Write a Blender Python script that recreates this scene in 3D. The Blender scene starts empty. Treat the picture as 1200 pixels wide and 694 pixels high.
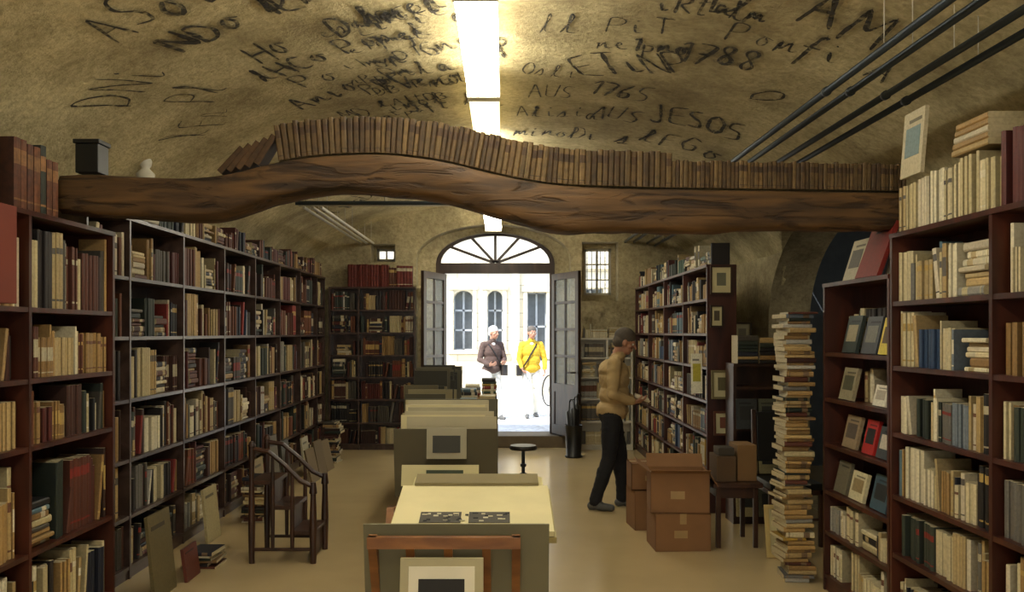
import bpy, bmesh, math, random
import numpy as np
from mathutils import Vector as V, Matrix, noise
rng = random.Random(7)
SC = bpy.context.scene.collection

def C(r, g, b):
    def f(v):
        v /= 255.0
        return v/12.92 if v <= .04045 else ((v+.055)/1.055)**2.4
    return (f(r), f(g), f(b), 1.0)

# ---------------------------------------------------------------- materials
def newmat(name):
    m = bpy.data.materials.new(name); m.use_nodes = True
    nt = m.node_tree; b = nt.nodes['Principled BSDF']
    return m, nt, b
def simple(name, col, rough=.6, metal=0.0, var=.25, scale=9.0, bump=.0):
    m, nt, b = newmat(name)
    tc = nt.nodes.new('ShaderNodeTexCoord'); no = nt.nodes.new('ShaderNodeTexNoise')
    no.inputs['Scale'].default_value = scale; no.inputs['Detail'].default_value = 5
    nt.links.new(tc.outputs['Object'], no.inputs['Vector'])
    mx = nt.nodes.new('ShaderNodeMixRGB')
    mx.inputs[1].default_value = tuple(c*(1-var) for c in col[:3])+(1,)
    mx.inputs[2].default_value = tuple(min(1, c*(1+var)) for c in col[:3])+(1,)
    nt.links.new(no.outputs['Fac'], mx.inputs[0]); nt.links.new(mx.outputs[0], b.inputs['Base Color'])
    b.inputs['Roughness'].default_value = rough; b.inputs['Metallic'].default_value = metal
    if bump:
        bp = nt.nodes.new('ShaderNodeBump'); bp.inputs['Strength'].default_value = bump
        bp.inputs['Distance'].default_value = .01
        nt.links.new(no.outputs['Fac'], bp.inputs['Height']); nt.links.new(bp.outputs[0], b.inputs['Normal'])
    return m
def wood(name, c1, c2, rough=.45, sc=(2, 2, 2), bump=.2, dist=3.0, cracks=False):
    m, nt, b = newmat(name)
    tc = nt.nodes.new('ShaderNodeTexCoord'); mp = nt.nodes.new('ShaderNodeMapping')
    mp.inputs['Scale'].default_value = sc
    no = nt.nodes.new('ShaderNodeTexNoise'); no.inputs['Scale'].default_value = 3; no.inputs['Detail'].default_value = 8
    no.inputs['Distortion'].default_value = dist*.2
    rp = nt.nodes.new('ShaderNodeValToRGB')
    rp.color_ramp.elements[0].position = .3; rp.color_ramp.elements[0].color = c1
    rp.color_ramp.elements[1].position = .7; rp.color_ramp.elements[1].color = c2
    bp = nt.nodes.new('ShaderNodeBump'); bp.inputs['Strength'].default_value = bump; bp.inputs['Distance'].default_value = .01
    L = nt.links.new
    L(tc.outputs['Object'], mp.inputs[0]); L(mp.outputs[0], no.inputs['Vector']); L(no.outputs['Fac'], rp.inputs[0])
    out = rp.outputs[0]; hgt = no.outputs['Fac']
    if cracks:
        n2 = nt.nodes.new('ShaderNodeTexNoise'); n2.inputs['Scale'].default_value = 2.2; n2.inputs['Detail'].default_value = 6; n2.inputs['Distortion'].default_value = 1.2
        m2 = nt.nodes.new('ShaderNodeMapping'); m2.inputs['Scale'].default_value = (1.3, 2, 7)
        r2 = nt.nodes.new('ShaderNodeValToRGB'); r2.color_ramp.elements[0].position = .34; r2.color_ramp.elements[0].color = (.18, .15, .12, 1); r2.color_ramp.elements[1].position = .47; r2.color_ramp.elements[1].color = (1, 1, 1, 1)
        mx = nt.nodes.new('ShaderNodeMixRGB'); mx.blend_type = 'MULTIPLY'; mx.inputs[0].default_value = .75
        ad = nt.nodes.new('ShaderNodeMath'); ad.operation = 'ADD'
        L(tc.outputs['Object'], m2.inputs[0]); L(m2.outputs[0], n2.inputs['Vector']); L(n2.outputs['Fac'], r2.inputs[0]); L(out, mx.inputs[1]); L(r2.outputs[0], mx.inputs[2])
        L(r2.outputs[0], ad.inputs[0]); L(no.outputs['Fac'], ad.inputs[1]); out = mx.outputs[0]; hgt = ad.outputs[0]
    L(out, b.inputs['Base Color']); L(hgt, bp.inputs['Height']); L(bp.outputs[0], b.inputs['Normal'])
    b.inputs['Roughness'].default_value = rough
    return m
def plaster(name, dark, light, bs=.7, fine=38):
    m, nt, b = newmat(name); L = nt.links.new
    tc = nt.nodes.new('ShaderNodeTexCoord')
    n1 = nt.nodes.new('ShaderNodeTexNoise'); n1.inputs['Scale'].default_value = 1.1; n1.inputs['Detail'].default_value = 9; n1.inputs['Roughness'].default_value = .65
    n2 = nt.nodes.new('ShaderNodeTexNoise'); n2.inputs['Scale'].default_value = fine; n2.inputs['Detail'].default_value = 6; n2.inputs['Roughness'].default_value = .7
    rp = nt.nodes.new('ShaderNodeValToRGB'); rp.color_ramp.elements[0].position = .34; rp.color_ramp.elements[1].position = .62
    rp.color_ramp.elements[0].color = dark; rp.color_ramp.elements[1].color = light
    mx = nt.nodes.new('ShaderNodeMixRGB'); mx.blend_type = 'MULTIPLY'; mx.inputs[0].default_value = .55
    r2 = nt.nodes.new('ShaderNodeValToRGB'); r2.color_ramp.elements[0].position = .35; r2.color_ramp.elements[0].color = (.45, .41, .34, 1)
    r2.color_ramp.elements[1].position = .58; r2.color_ramp.elements[1].color = (1, 1, 1, 1)
    bp = nt.nodes.new('ShaderNodeBump'); bp.inputs['Strength'].default_value = bs; bp.inputs['Distance'].default_value = .02
    for n in (n1, n2): L(tc.outputs['Object'], n.inputs['Vector'])
    L(n1.outputs['Fac'], rp.inputs[0]); L(n2.outputs['Fac'], r2.inputs[0]); L(rp.outputs[0], mx.inputs[1]); L(r2.outputs[0], mx.inputs[2])
    L(mx.outputs[0], b.inputs['Base Color']); L(n2.outputs['Fac'], bp.inputs['Height']); L(bp.outputs[0], b.inputs['Normal'])
    b.inputs['Roughness'].default_value = .9
    return m
def attrmat(name, rough=.55, var=.22, scale=70):
    m, nt, b = newmat(name); L = nt.links.new
    at = nt.nodes.new('ShaderNodeAttribute'); at.attribute_name = 'Col'
    tc = nt.nodes.new('ShaderNodeTexCoord'); no = nt.nodes.new('ShaderNodeTexNoise')
    no.inputs['Scale'].default_value = scale; no.inputs['Detail'].default_value = 4
    rp = nt.nodes.new('ShaderNodeValToRGB'); rp.color_ramp.elements[0].position = .3; rp.color_ramp.elements[1].position = .6
    rp.color_ramp.elements[0].color = (1-var, 1-var, 1-var, 1)
    mx = nt.nodes.new('ShaderNodeMixRGB'); mx.blend_type = 'MULTIPLY'; mx.inputs[0].default_value = 1
    L(tc.outputs['Object'], no.inputs['Vector']); L(no.outputs['Fac'], rp.inputs[0])
    L(at.outputs['Color'], mx.inputs[1]); L(rp.outputs[0], mx.inputs[2]); L(mx.outputs[0], b.inputs['Base Color'])
    b.inputs['Roughness'].default_value = rough
    return m
def emis(name, col, s):
    m, nt, b = newmat(name)
    b.inputs['Base Color'].default_value = col
    b.inputs['Emission Color'].default_value = col; b.inputs['Emission Strength'].default_value = s
    return m

M_ceil = plaster('ceiling_plaster', C(146, 131, 92), C(218, 203, 156), .9, 24)
M_wall = plaster('wall_plaster', C(124, 112, 84), C(198, 184, 144), .7, 22)
M_stone = plaster('street_stone', C(210, 206, 196), C(244, 242, 236), .4, 8)
M_floor = simple('floor_concrete', C(184, 162, 120), .2, var=.16, scale=1.8)
M_shelf = wood('shelf_wood_red', C(44, 19, 11), C(80, 38, 23), .38, (3, 3, .6))
M_shelf2 = wood('shelf_wood_dark', C(46, 32, 27), C(84, 66, 58), .28, (3, .6, 3))
M_beam = wood('beam_wood', C(46, 31, 15), C(106, 76, 40), .75, (.6, 3, 6), 1.0, cracks=True)
M_oak = wood('oak', C(96, 56, 24), C(150, 98, 48), .45, (1, 1, 4))
M_dwood = wood('dark_wood', C(38, 22, 14), C(70, 42, 26), .4, (3, 3, 1))
M_book = attrmat('book_covers')
M_old = attrmat('old_leather', .7, .45, 30)
M_metal = simple('dark_steel', C(52, 60, 66), .4, .5, .1)
M_black = simple('black_plastic', C(18, 18, 18), .4, 0, .1)
M_lamp = emis('lamp_diffuser', (1, .95, .80, 1), 21)
M_lampd = emis('lamp_diffuser_dim', (1, .86, .5, 1), 2.6)
M_house = simple('lamp_housing', C(215, 210, 190), .5)
M_card = simple('cardboard', C(132, 94, 58), .8, 0, .12)
M_frame_w = simple('painted_frame', C(196, 192, 176), .5)

# ---------------------------------------------------------------- mesh builder
Z = V((0, 0, 1))
class MB:
    def __init__(s): s.v = []; s.f = []; s.c = []; s.m = []
    def face(s, idx, col, mi=0): s.f.append(idx); s.c.append(col); s.m.append(mi)
    def hexa(s, o, a, b, c, col=(1, 1, 1, 1), mi=0):
        o, a, b, c = V(o), V(a), V(b), V(c); n = len(s.v)
        for k in (0, 1):
            for p in (o, o+a, o+a+b, o+b): s.v.append(p+c*k)
        for q in ((0, 3, 2, 1), (4, 5, 6, 7), (0, 1, 5, 4), (1, 2, 6, 5), (2, 3, 7, 6), (3, 0, 4, 7)):
            s.face([n+i for i in q], col, mi)
    def box(s, x0, x1, y0, y1, z0, z1, col=(1, 1, 1, 1), mi=0):
        s.hexa((x0, y0, z0), (x1-x0, 0, 0), (0, y1-y0, 0), (0, 0, z1-z0), col, mi)
    def tube(s, pts, rads, seg=10, col=(1, 1, 1, 1), mi=0):
        pts = [V(p) for p in pts]
        if not isinstance(rads, (list, tuple)): rads = [rads]*len(pts)
        n0 = len(s.v)
        for i, p in enumerate(pts):
            t = (pts[min(i+1, len(pts)-1)]-pts[max(i-1, 0)]).normalized()
            a = t.orthogonal().normalized() if i == 0 else (a-t*a.dot(t)).normalized()
            b = t.cross(a)
            for k in range(seg):
                an = 2*math.pi*k/seg
                s.v.append(p+(a*math.cos(an)+b*math.sin(an))*rads[i])
        for i in range(len(pts)-1):
            for k in range(seg):
                k2 = (k+1) % seg
                s.face([n0+i*seg+k, n0+i*seg+k2, n0+(i+1)*seg+k2, n0+(i+1)*seg+k], col, mi)
        s.face([n0+k for k in range(seg)][::-1], col, mi)
        s.face([n0+(len(pts)-1)*seg+k for k in range(seg)], col, mi)
    def lathe(s, cx, cy, prof, seg=20, col=(1, 1, 1, 1), mi=0):
        n0 = len(s.v)
        for r, z in prof:
            for k in range(seg):
                an = 2*math.pi*k/seg
                s.v.append(V((cx+r*math.cos(an), cy+r*math.sin(an), z)))
        for i in range(len(prof)-1):
            for k in range(seg):
                k2 = (k+1) % seg
                s.face([n0+i*seg+k, n0+i*seg+k2, n0+(i+1)*seg+k2, n0+(i+1)*seg+k], col, mi)
        s.face([n0+k for k in range(seg)][::-1], col, mi)
        s.face([n0+(len(prof)-1)*seg+k for k in range(seg)], col, mi)
    def book(s, o, u, n, w, t, h, d, col, lab=None, lp=None):
        """o: spine-plane lower corner; u thickness dir, n outward, w height dir"""
        o = V(o); u = V(u); n = V(n); w = V(w)
        lp = lp or (.62, .84)
        bands = (0, .1, .13, lp[0], lp[1], .93, 1)
        n0 = len(s.v); bl = min(.006, t*.25)
        for c in bands:
            for a, b in ((0, -bl), (.22, 0), (.78, 0), (1, -bl)):
                s.v.append(o+u*(a*t)+n*b+w*(c*h))
        nb = len(bands)
        b0 = len(s.v)
        for c in (0, 1):
            for a in (0, 1): s.v.append(o+u*(a*t)-n*d+w*(c*h))
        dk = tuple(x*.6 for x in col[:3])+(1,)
        for i in range(nb-1):
            cc = col
            if lab is not None and i == 3: cc = lab
            if lab is not None and i == 1: cc = lab
            for k in range(3):
                s.face([n0+i*4+k, n0+i*4+k+1, n0+(i+1)*4+k+1, n0+(i+1)*4+k], cc)
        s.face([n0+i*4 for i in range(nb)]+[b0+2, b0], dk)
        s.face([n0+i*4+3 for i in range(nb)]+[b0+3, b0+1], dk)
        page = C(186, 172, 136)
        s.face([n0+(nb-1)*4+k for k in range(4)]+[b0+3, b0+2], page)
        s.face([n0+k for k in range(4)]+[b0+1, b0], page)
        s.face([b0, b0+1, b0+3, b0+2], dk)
    def build(s, name, mats, parent=None, smooth=False, recalc=True, bevel=0, attr=True):
        if parent is None:
            xs = [p[0] for p in s.v]; ys = [p[1] for p in s.v]; zs = [p[2] for p in s.v]
            org = V(((min(xs)+max(xs))/2, (min(ys)+max(ys))/2, min(zs)))
        else: org = V(parent.location)
        me = bpy.data.meshes.new(name)
        me.from_pydata([tuple(V(p)-org) for p in s.v], [], s.f)
        me.polygons.foreach_set('material_index', s.m)
        if attr:
            at = me.color_attributes.new('Col', 'FLOAT_COLOR', 'CORNER')
            buf = []
            for f, c in zip(s.f, s.c): buf += list(c)*len(f)
            at.data.foreach_set('color', buf)
        if recalc:
            bm = bmesh.new(); bm.from_mesh(me); bmesh.ops.recalc_face_normals(bm, faces=bm.faces); bm.to_mesh(me); bm.free()
        if smooth: me.polygons.foreach_set('use_smooth', [True]*len(me.polygons))
        for m in (mats if isinstance(mats, (list, tuple)) else [mats]): me.materials.append(m)
        ob = bpy.data.objects.new(name, me); SC.objects.link(ob); ob.location = org
        if parent is not None:
            ob.parent = parent; ob.location = (0, 0, 0)
        if bevel:
            md = ob.modifiers.new('bevel', 'BEVEL'); md.width = bevel; md.segments = 2; md.limit_method = 'ANGLE'
        return ob

# ---------------------------------------------------------------- room shell
HW, ZS, RISE = 3.0, 2.15, 1.36
AY0, AY1, ASP, ATP = 6.2, 9.35, 1.75, 2.8
def vz0(x, y):
    z = ZS+RISE*math.sqrt(max(0, 1-(x/HW)**2))
    if x > 0 and AY0 < y < AY1:      # groin of the side arch
        z = max(z, ASP+(ATP-ASP)*math.sqrt(max(0, 1-((y-(AY0+AY1)/2)/((AY1-AY0)/2))**2)))
    return z
def vz(x, y): return vz0(x, y)+.018*noise.noise(V((x*1.4, y*1.4, 0)))+.008*noise.noise(V((x*5, y*5, 3)))
Y0, Y1 = -3.0, 12.2
mb = MB(); NX, NY = 130, 260
for j in range(NY+1):
    y = Y0-.1+(Y1+.2-Y0)*j/NY
    for i in range(NX+1):
        th = math.pi*i/NX; x = -HW*math.cos(th)
        mb.v.append(V((x, y, vz(x, y))))
for j in range(NY):
    for i in range(NX):
        a = j*(NX+1)+i
        mb.face([a, a+1, a+NX+2, a+NX+1], (1, 1, 1, 1))
ceiling = mb.build('ceiling', M_ceil, smooth=True, recalc=False, attr=False)
sd = ceiling.modifiers.new('thick', 'SOLIDIFY'); sd.thickness = .15; sd.offset = 1

mb = MB(); mb.box(-3.2, 5.0, Y0-.2, 12.2, -.12, 0); mb.build('floor', M_floor, attr=False)
mb = MB(); mb.box(-3.2, -3.0, Y0-.2, 12.2, 0, 2.4); mb.build('wall_left', M_wall, attr=False)
mb = MB(); mb.box(-3.2, 5.0, Y0-.2, Y0, 0, 3.7); mb.build('wall_front', M_wall, attr=False)

def curve_slab(name, outer, holes, depth, mat, mtx):
    cu = bpy.data.curves.new(name, 'CURVE'); cu.dimensions = '2D'; cu.fill_mode = 'BOTH'; cu.extrude = depth/2
    for pts in [outer]+holes:
        sp = cu.splines.new('POLY'); sp.points.add(len(pts)-1)
        for i, p in enumerate(pts): sp.points[i].co = (p[0], p[1], 0, 1)
        sp.use_cyclic_u = True
    ob = bpy.data.objects.new(name+'_tmp', cu); SC.objects.link(ob)
    dg = bpy.context.evaluated_depsgraph_get(); me = bpy.data.meshes.new_from_object(ob.evaluated_get(dg))
    bpy.data.objects.remove(ob)
    me.materials.clear(); me.materials.append(mat)
    o2 = bpy.data.objects.new(name, me); SC.objects.link(o2); o2.matrix_world = mtx
    return o2
def arch(x0, x1, z0, zs, zt, n=20):
    cx, r = (x0+x1)/2, (x1-x0)/2
    return [(x0, z0), (x1, z0)]+[(cx+r*math.cos(math.pi*i/n), zs+(zt-zs)*math.sin(math.pi*i/n)) for i in range(n+1)]
RX = Matrix.Rotation(math.pi/2, 4, 'X')          # curve xy -> world xz
outer = [(-3.2, 0), (3.2, 0), (3.2, 3.8), (-3.2, 3.8)]
rect = lambda a, b, c, d: [(a, c), (b, c), (b, d), (a, d)]
curve_slab('wall_back', outer, [arch(-1.25, .96, .001, 2.72, 3.2), rect(1.12, 1.64, 2.1, 2.95), rect(-1.9, -1.55, 2.66, 2.92)], .3, M_wall,
           Matrix.Translation((0, 12.35, 0)) @ RX)
curve_slab('wall_back_outer', outer, [arch(-.99, .75, .001, 2.68, 3.12), rect(1.18, 1.58, 2.2, 2.88), rect(-1.86, -1.58, 2.7, 2.88)], .25, M_wall,
           Matrix.Translation((0, 12.625, 0)) @ RX)
# right wall with side-room arch : curve xy -> world yz
RY = Matrix(((0, 0, 1, 0), (1, 0, 0, 0), (0, 1, 0, 0), (0, 0, 0, 1)))
curve_slab('wall_right', [(Y0-.2, 0), (12.2, 0), (12.2, 3.0), (Y0-.2, 3.0)], [arch(AY0, AY1, .001, ASP, ATP, 32)], .45, M_wall,
           Matrix.Translation((3.13, 0, 0)) @ RY)
mb = MB(); mb.box(3.36, 4.9, 4.6, 4.75, 0, 3); mb.box(3.36, 4.9, 10.6, 10.75, 0, 3); mb.box(4.8, 5.0, 4.75, 10.6, 0, 3); mb.box(3.36, 5, 4.6, 10.75, 3.0, 3.12)
mb.build('wall_side_room', simple('blue_grey_paint', C(96, 104, 110), .8), attr=False)
# added glowing pendant, invented to brighten the dark side room
mb = MB(); mb.tube([(4.1, 8.0, 2.75), (4.1, 8.0, 3.0)], .008, 6); mb.lathe(4.1, 8.0, [(.03, 2.62), (.08, 2.66), (.1, 2.71), (.07, 2.76), (.02, 2.78)], 16, mi=1)
mb.build('added_side_room_glow', [M_metal, emis('added_fill_glow', (1, .93, .8, 1), 32)], attr=False)

# step & door ---------------------------------------------------------------
mb = MB(); mb.box(-1.24, .95, 12.22, 12.8, 0, .17); mb.build('trim_1', simple('door_step_stone', C(96, 82, 60), .6), attr=False, bevel=.01)
M_door = wood('door_wood', C(38, 25, 16), C(64, 44, 30), .45, (3, 3, .6))
mb = MB()
mb.box(-.99, .75, 12.5, 12.62, 2.52, 2.67); mb.box(-.99, -.86, 12.5, 12.62, .17, 2.52); mb.box(.68, .75, 12.5, 12.62, .17, 2.52)
cx, r = -.12, .87
arcp = lambda rr, k: V((cx+rr*math.cos(k), 12.56, 2.67+(rr/r)*.44*math.sin(k)))
for i in range(20):
    k0, k1 = math.pi*i/20, math.pi*(i+1)/20
    a, b = arcp(r, k0), arcp(r, k1); c, d = arcp(r-.07, k0), arcp(r-.07, k1)
    mb.hexa(a-V((0, .04, 0)), b-a, c-a, (0, .08, 0))
for k in (math.pi*.2, math.pi*.36, math.pi*.5, math.pi*.64, math.pi*.8):
    a, b = arcp(.02, k), arcp(r-.03, k); t = V((-(b-a).z, 0, (b-a).x)).normalized()*.02
    mb.hexa(a-t-V((0, .02, 0)), b-a, t*2, (0, .04, 0))
door_frame = mb.build('door_frame', M_door, attr=False)
M_glass, nt, b = newmat('door_glass'); b.inputs['Base Color'].default_value = (.6, .66, .66, 1); b.inputs['Roughness'].default_value = .05; b.inputs['Alpha'].default_value = .2
def leaf(name, a, b):
    a, b = V(a), V(b); d = (b-a); w = d.length; u = d.normalized(); t = V((-u.y, u.x, 0))*.045
    mb = MB(); z0, z1 = .19, 2.5
    def bar(x0, x1, c0, c1, th=1.0, mi=0): mb.hexa(a+u*x0+Z*c0+t*(.5-th/2), u*(x1-x0), t*th, Z*(c1-c0), mi=mi)
    bar(0, .09, z0, z1); bar(w-.09, w, z0, z1); bar(.09, w-.09, z1-.09, z1); bar(.09, w-.09, z0, z0+.14); bar(.09, w-.09, .8, .92)
    bar(.09, w-.09, z0+.14, .8, .5)
    for q in (1.3, 1.68, 2.06): bar(.09, w-.09, q, q+.035, .7)
    bar(w/2-.015, w/2+.015, .92, z1-.09, .7)
    bar(.09, w-.09, .92, z1-.09, .12, 1)
    mb.tube([a+u*(w-.05)+Z*1.1-t*.2, a+u*(w-.05)+Z*1.1-t*2], .012, 8); mb.tube([a+u*(w-.05)+Z*1.1-t*2, a+u*(w-.15)+Z*1.1-t*2], .012, 8)
    return mb.build(name, [M_door, M_glass], attr=False)
leaf('door_1', (-.87, 12.44, 0), (-1.13, 11.68, 0)); leaf('door_2', (.70, 12.44, 0), (1.02, 11.68, 0))
for i, (x0, x1, z0, z1) in enumerate(((1.18, 1.58, 2.2, 2.88), (-1.86, -1.58, 2.7, 2.88))):
    mb = MB(); t = .035
    mb.box(x0, x0+t, 12.55, 12.6, z0, z1); mb.box(x1-t, x1, 12.55, 12.6, z0, z1); mb.box(x0, x1, 12.55, 12.6, z0, z0+t); mb.box(x0, x1, 12.55, 12.6, z1-t, z1)
    mb.box((x0+x1)/2-.012, (x0+x1)/2+.012, 12.56, 12.59, z0, z1)
    if i == 0:
        for k in (1, 2): zz = z0+(z1-z0)*k/3; mb.box(x0, x1, 12.56, 12.59, zz-.01, zz+.01)
        for k in range(1, 6): xx = x0+(x1-x0)*k/6; mb.tube([(xx, 12.72, z0), (xx, 12.72, z1)], .007, 6, mi=1)
    mb.build('window_%d' % (i+1), [M_frame_w, M_metal], attr=False)

# ceiling inscriptions -------------------------------------------------------
F = {'A': [[(0, 0), (.5, 1), (1, 0)], [(.2, .4), (.8, .4)]], 'D': [[(0, 0), (.05, 1), (.65, .9), (1, .5), (.6, .08), (0, 0)]],
     'I': [[(.5, 0), (.5, 1)]], 'M': [[(0, 0), (.1, 1), (.5, .35), (.9, 1), (1, 0)]], 'F': [[(0, 0), (.05, 1), (.9, 1)], [(0, .52), (.7, .55)]],
     'R': [[(0, 0), (0, 1), (.8, .9), (.75, .55), (0, .5), (1, 0)]], 'E': [[(1, 1), (.05, .95), (0, .02), (1, 0)], [(0, .5), (.8, .52)]],
     'N': [[(0, 0), (.05, 1), (.95, 0), (1, 1)]], 'P': [[(0, 0), (0, 1), (.9, .9), (.85, .5), (0, .45)]],
     'O': [[(.5, 0), (.05, .3), (.1, .8), (.5, 1), (.95, .7), (.9, .25), (.5, 0)]], 'G': [[(.9, .85), (.4, 1), (0, .5), (.4, 0), (.9, .1), (.9, .5), (.5, .5)]],
     'S': [[(.9, .9), (.3, 1), (.1, .7), (.8, .4), (.7, .02), (.05, .08)]], 'H': [[(0, 0), (.05, 1)], [(1, 0), (.95, 1)], [(0, .5), (1, .55)]],
     'B': [[(0, 0), (0, 1), (.75, .88), (.6, .55), (0, .5), (.9, .4), (.85, .05), (0, 0)]], 'T': [[(.5, 0), (.5, 1)], [(0, 1), (1, .97)]],
     'J': [[(.7, 1), (.7, .1), (.3, -.1), (0, .15)]], 'U': [[(0, 1), (.1, .1), (.8, .05), (1, 1)]], 'L': [[(0, 1), (0, 0), (.9, .05)]],
     'V': [[(0, 1), (.5, 0), (1, 1)]], 'C': [[(.95, .85), (.4, 1), (0, .5), (.4, 0), (.95, .1)]], '1': [[(.2, .75), (.6, 1), (.55, 0)]],
     '7': [[(0, 1), (1, .95), (.4, 0)], [(.25, .5), (.8, .5)]], '8': [[(.5, .55), (.1, .8), (.5, 1), (.9, .8), (.1, .25), (.5, 0), (.95, .25), (.5, .55)]],
     '5': [[(.9, 1), (.2, .95), (.1, .55), (.8, .5), (.8, .1), (.05, 0)]], '6': [[(.8, 1), (.1, .5), (.2, 0), (.85, .1), (.8, .45), (.1, .4)]],
     '0': [[(.5, 0), (.05, .5), (.5, 1), (.95, .5), (.5, 0)]], '.': [[(.4, .02), (.6, .08)]], 'Z': [[(0, 1), (1, 1), (0, 0), (1, .02)]],
     'a': [[(.8, .5), (.4, .6), (.1, .3), (.4, 0), (.8, .5), (.8, .1), (1.2, .1)]], 'e': [[(.1, .3), (.8, .4), (.5, .6), (.1, .3), (.5, 0), (1.1, .15)]],
     'n': [[(0, 0), (.1, .6), (.1, .1), (.6, .6), (.7, .05), (1.2, .2)]], 'm': [[(0, 0), (.1, .6), (.1, .1), (.4, .6), (.5, .1), (.8, .6), (.9, .05), (1.2, .2)]],
     'o': [[(.5, .6), (.1, .3), (.5, 0), (.9, .3), (.5, .6), (1.1, .5)]], 'p': [[(.1, .6), (.1, -.6)], [(.1, .5), (.7, .6), (.8, .15), (.1, .05)]],
     'l': [[(0, .1), (.6, .9), (.4, 1.1), (.3, .1), (.9, .1)]], 'r': [[(0, 0), (.2, .6), (.5, .6), (.5, .1), (1, .2)]], 'i': [[(.3, .6), (.4, .05), (.8, .2)], [(.35, .85), (.42, .9)]],
     's': [[(0, .1), (.6, .7), (.7, .1), (.1, .02), (1, .15)]], 'f': [[(.9, 1.1), (.5, 1.1), (.3, -.5)], [(.0, .5), (.9, .55)]], 'g': [[(.8, .5), (.3, .6), (.2, .1), (.8, .2), (.8, .6), (.7, -.5), (.1, -.5)]], 't': [[(.5, 1), (.4, .05), (.8, .1)], [(.1, .7), (.9, .75)]]}
mb = MB()
def stroke(pts, wd):
    P = []
    for a, b in zip(pts[:-1], pts[1:]):
        n = max(2, int((V(b)-V(a)).length/.03))
        for k in range(n): P.append(V(a).lerp(V(b), k/n))
    P.append(V(pts[-1]))
    for _ in range(2):
        P = [P[0]]+[(P[i-1]+P[i]*2+P[i+1])/4 for i in range(1, len(P)-1)]+[P[-1]]
    ph = rng.random()*20
    for mi, k_, off in ((0, .85, .012), (1, 2.0, .009)):
        n0 = len(mb.v)
        for i, p in enumerate(P):
            t = (P[min(i+1, len(P)-1)]-P[max(i-1, 0)]); t = t.normalized() if t.length > 1e-6 else V((1, 0))
            nn = V((-t.y, t.x)); w = wd*k_*(.85+.6*noise.noise(V((i*.35, ph, 0))))*(.5 if i in (0, len(P)-1) else 1)
            for s_ in (-1, 1):
                q = p+nn*w*s_; mb.v.append(V((q.x, q.y, vz(q.x, q.y)-off)))
        for i in range(len(P)-1): mb.face([n0+2*i, n0+2*i+1, n0+2*i+3, n0+2*i+2], (0, 0, 0, 1), mi)
def write(txt, x, y, ang, w, h, th=.014, sp=1.25):
    ca, sa = math.cos(ang), math.sin(ang); cx_ = 0
    for ch in txt:
        if ch != ' ' and ch in F:
            jy = rng.uniform(-.12, .12); sl = rng.uniform(0, .35)
            for st in F[ch]:
                pts = []
                for a, b in st:
                    lx = cx_+(a+sl*b+rng.uniform(-.06, .06))*w; ly = (b+jy+rng.uniform(-.04, .04))*h
                    pts.append(V((x+ca*lx+sa*ly, y-(ca*ly-sa*lx))))
                stroke(pts, th*rng.uniform(.6, 1.35))
        cx_ += w*sp*(1 if ch not in '1I.' else .7)*rng.uniform(.85, 1.1)
W = write
W('ASoiZ Den', -2.0, 4.4, -.2, .13, .36, .015); W('NDo ILFan', -1.8, 4.8, -.25, .12, .3, .015); W('D. IMFRpe', -1.25, 4.6, -.1, .12, .34, .017); W('Pionef', -.95, 4.3, -.1, .12, .28, .013)
W('Hob D.lmer', -1.5, 5.25, -.3, .11, .3, .015); W('lHCo Ponel', -1.55, 5.6, -.3, .1, .29, .014); W('Pod or Gniap', -1.35, 5.95, -.3, .1, .3, .014)
W('Anio pPila', -1.5, 6.35, -.3, .1, .32, .013); W('BRVenod', -.98, 6.4, -.2, .1, .32, .014); W('Lihicem', -.85, 5.15, -.12, .09, .26, .012)
W('MDvinol', -1.25, 6.95, -.2, .1, .34, .011); W('Jiivlle', -.75, 7.0, -.1, .09, .34, .012); W('DNi', -2.25, 5.2, -.6, .11, .4, .008); W('lFr', -2.15, 6.2, -.7, .11, .4, .007); W('hPl', -2.05, 5.7, -.6, .1, .4, .007)
letters = 'aenmoplrifsgtADINPRBE'
for k in range(7):
    yy = 5.1+.33*k; xx = -1.05+.02*k+rng.uniform(-.08, .08)
    W(''.join(rng.choice(letters+'  ') for _ in range(rng.randint(5, 8))), xx, yy, -.22+rng.uniform(-.05, .05), .08, .2, .009)
W('ETiNP', .58, 6.05, -.5, .14, .38, .016); W('1788', 1.1, 5.45, -.1, .11, .36, .018); W('D AM', 1.12, 4.6, -.1, .17, .4, .019); W('PiT', .62, 5.15, -.1, .11, .28, .01)
W('iRtalm', .85, 4.75, -.15, .08, .26, .011); W('ne1pno', .6, 5.5, -.15, .08, .26, .012); W('AUS', .2, 6.7, -.05, .1, .36, .009); W('1765', .62, 6.5, 0, .11, .38, .014); W('Alisia', .12, 7.25, -.05, .09, .34, .009)
W('AUS', .72, 7.15, 0, .11, .4, .011); W('Dius', .62, 7.95, 0, .12, .48, .012); W('JESO5', 1.2, 7.0, -.2, .13, .46, .016); W('lFGo', 1.22, 7.7, -.1, .14, .46, .015)
W('O', 1.62, 5.9, .4, .14, .36, .016); W('Osli', .12, 6.1, 0, .09, .28, .007); W('ll', .22, 5.3, 0, .1, .36, .007); W('minol', .1, 8.0, 0, .1, .4, .009); W('Ponfi A', 1.3, 5.0, -.1, .1, .3, .012)
W('A.PRJ INI', -1.1, 11.7, 0, .13, .6, .014); W('TiaDH', -2.1, 10.6, -.3, .13, .55, .013); W('ORin', .6, 11.5, 0, .13, .5, .012); W('D imp', 1.2, 10, 0, .14, .6, .013)
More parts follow.
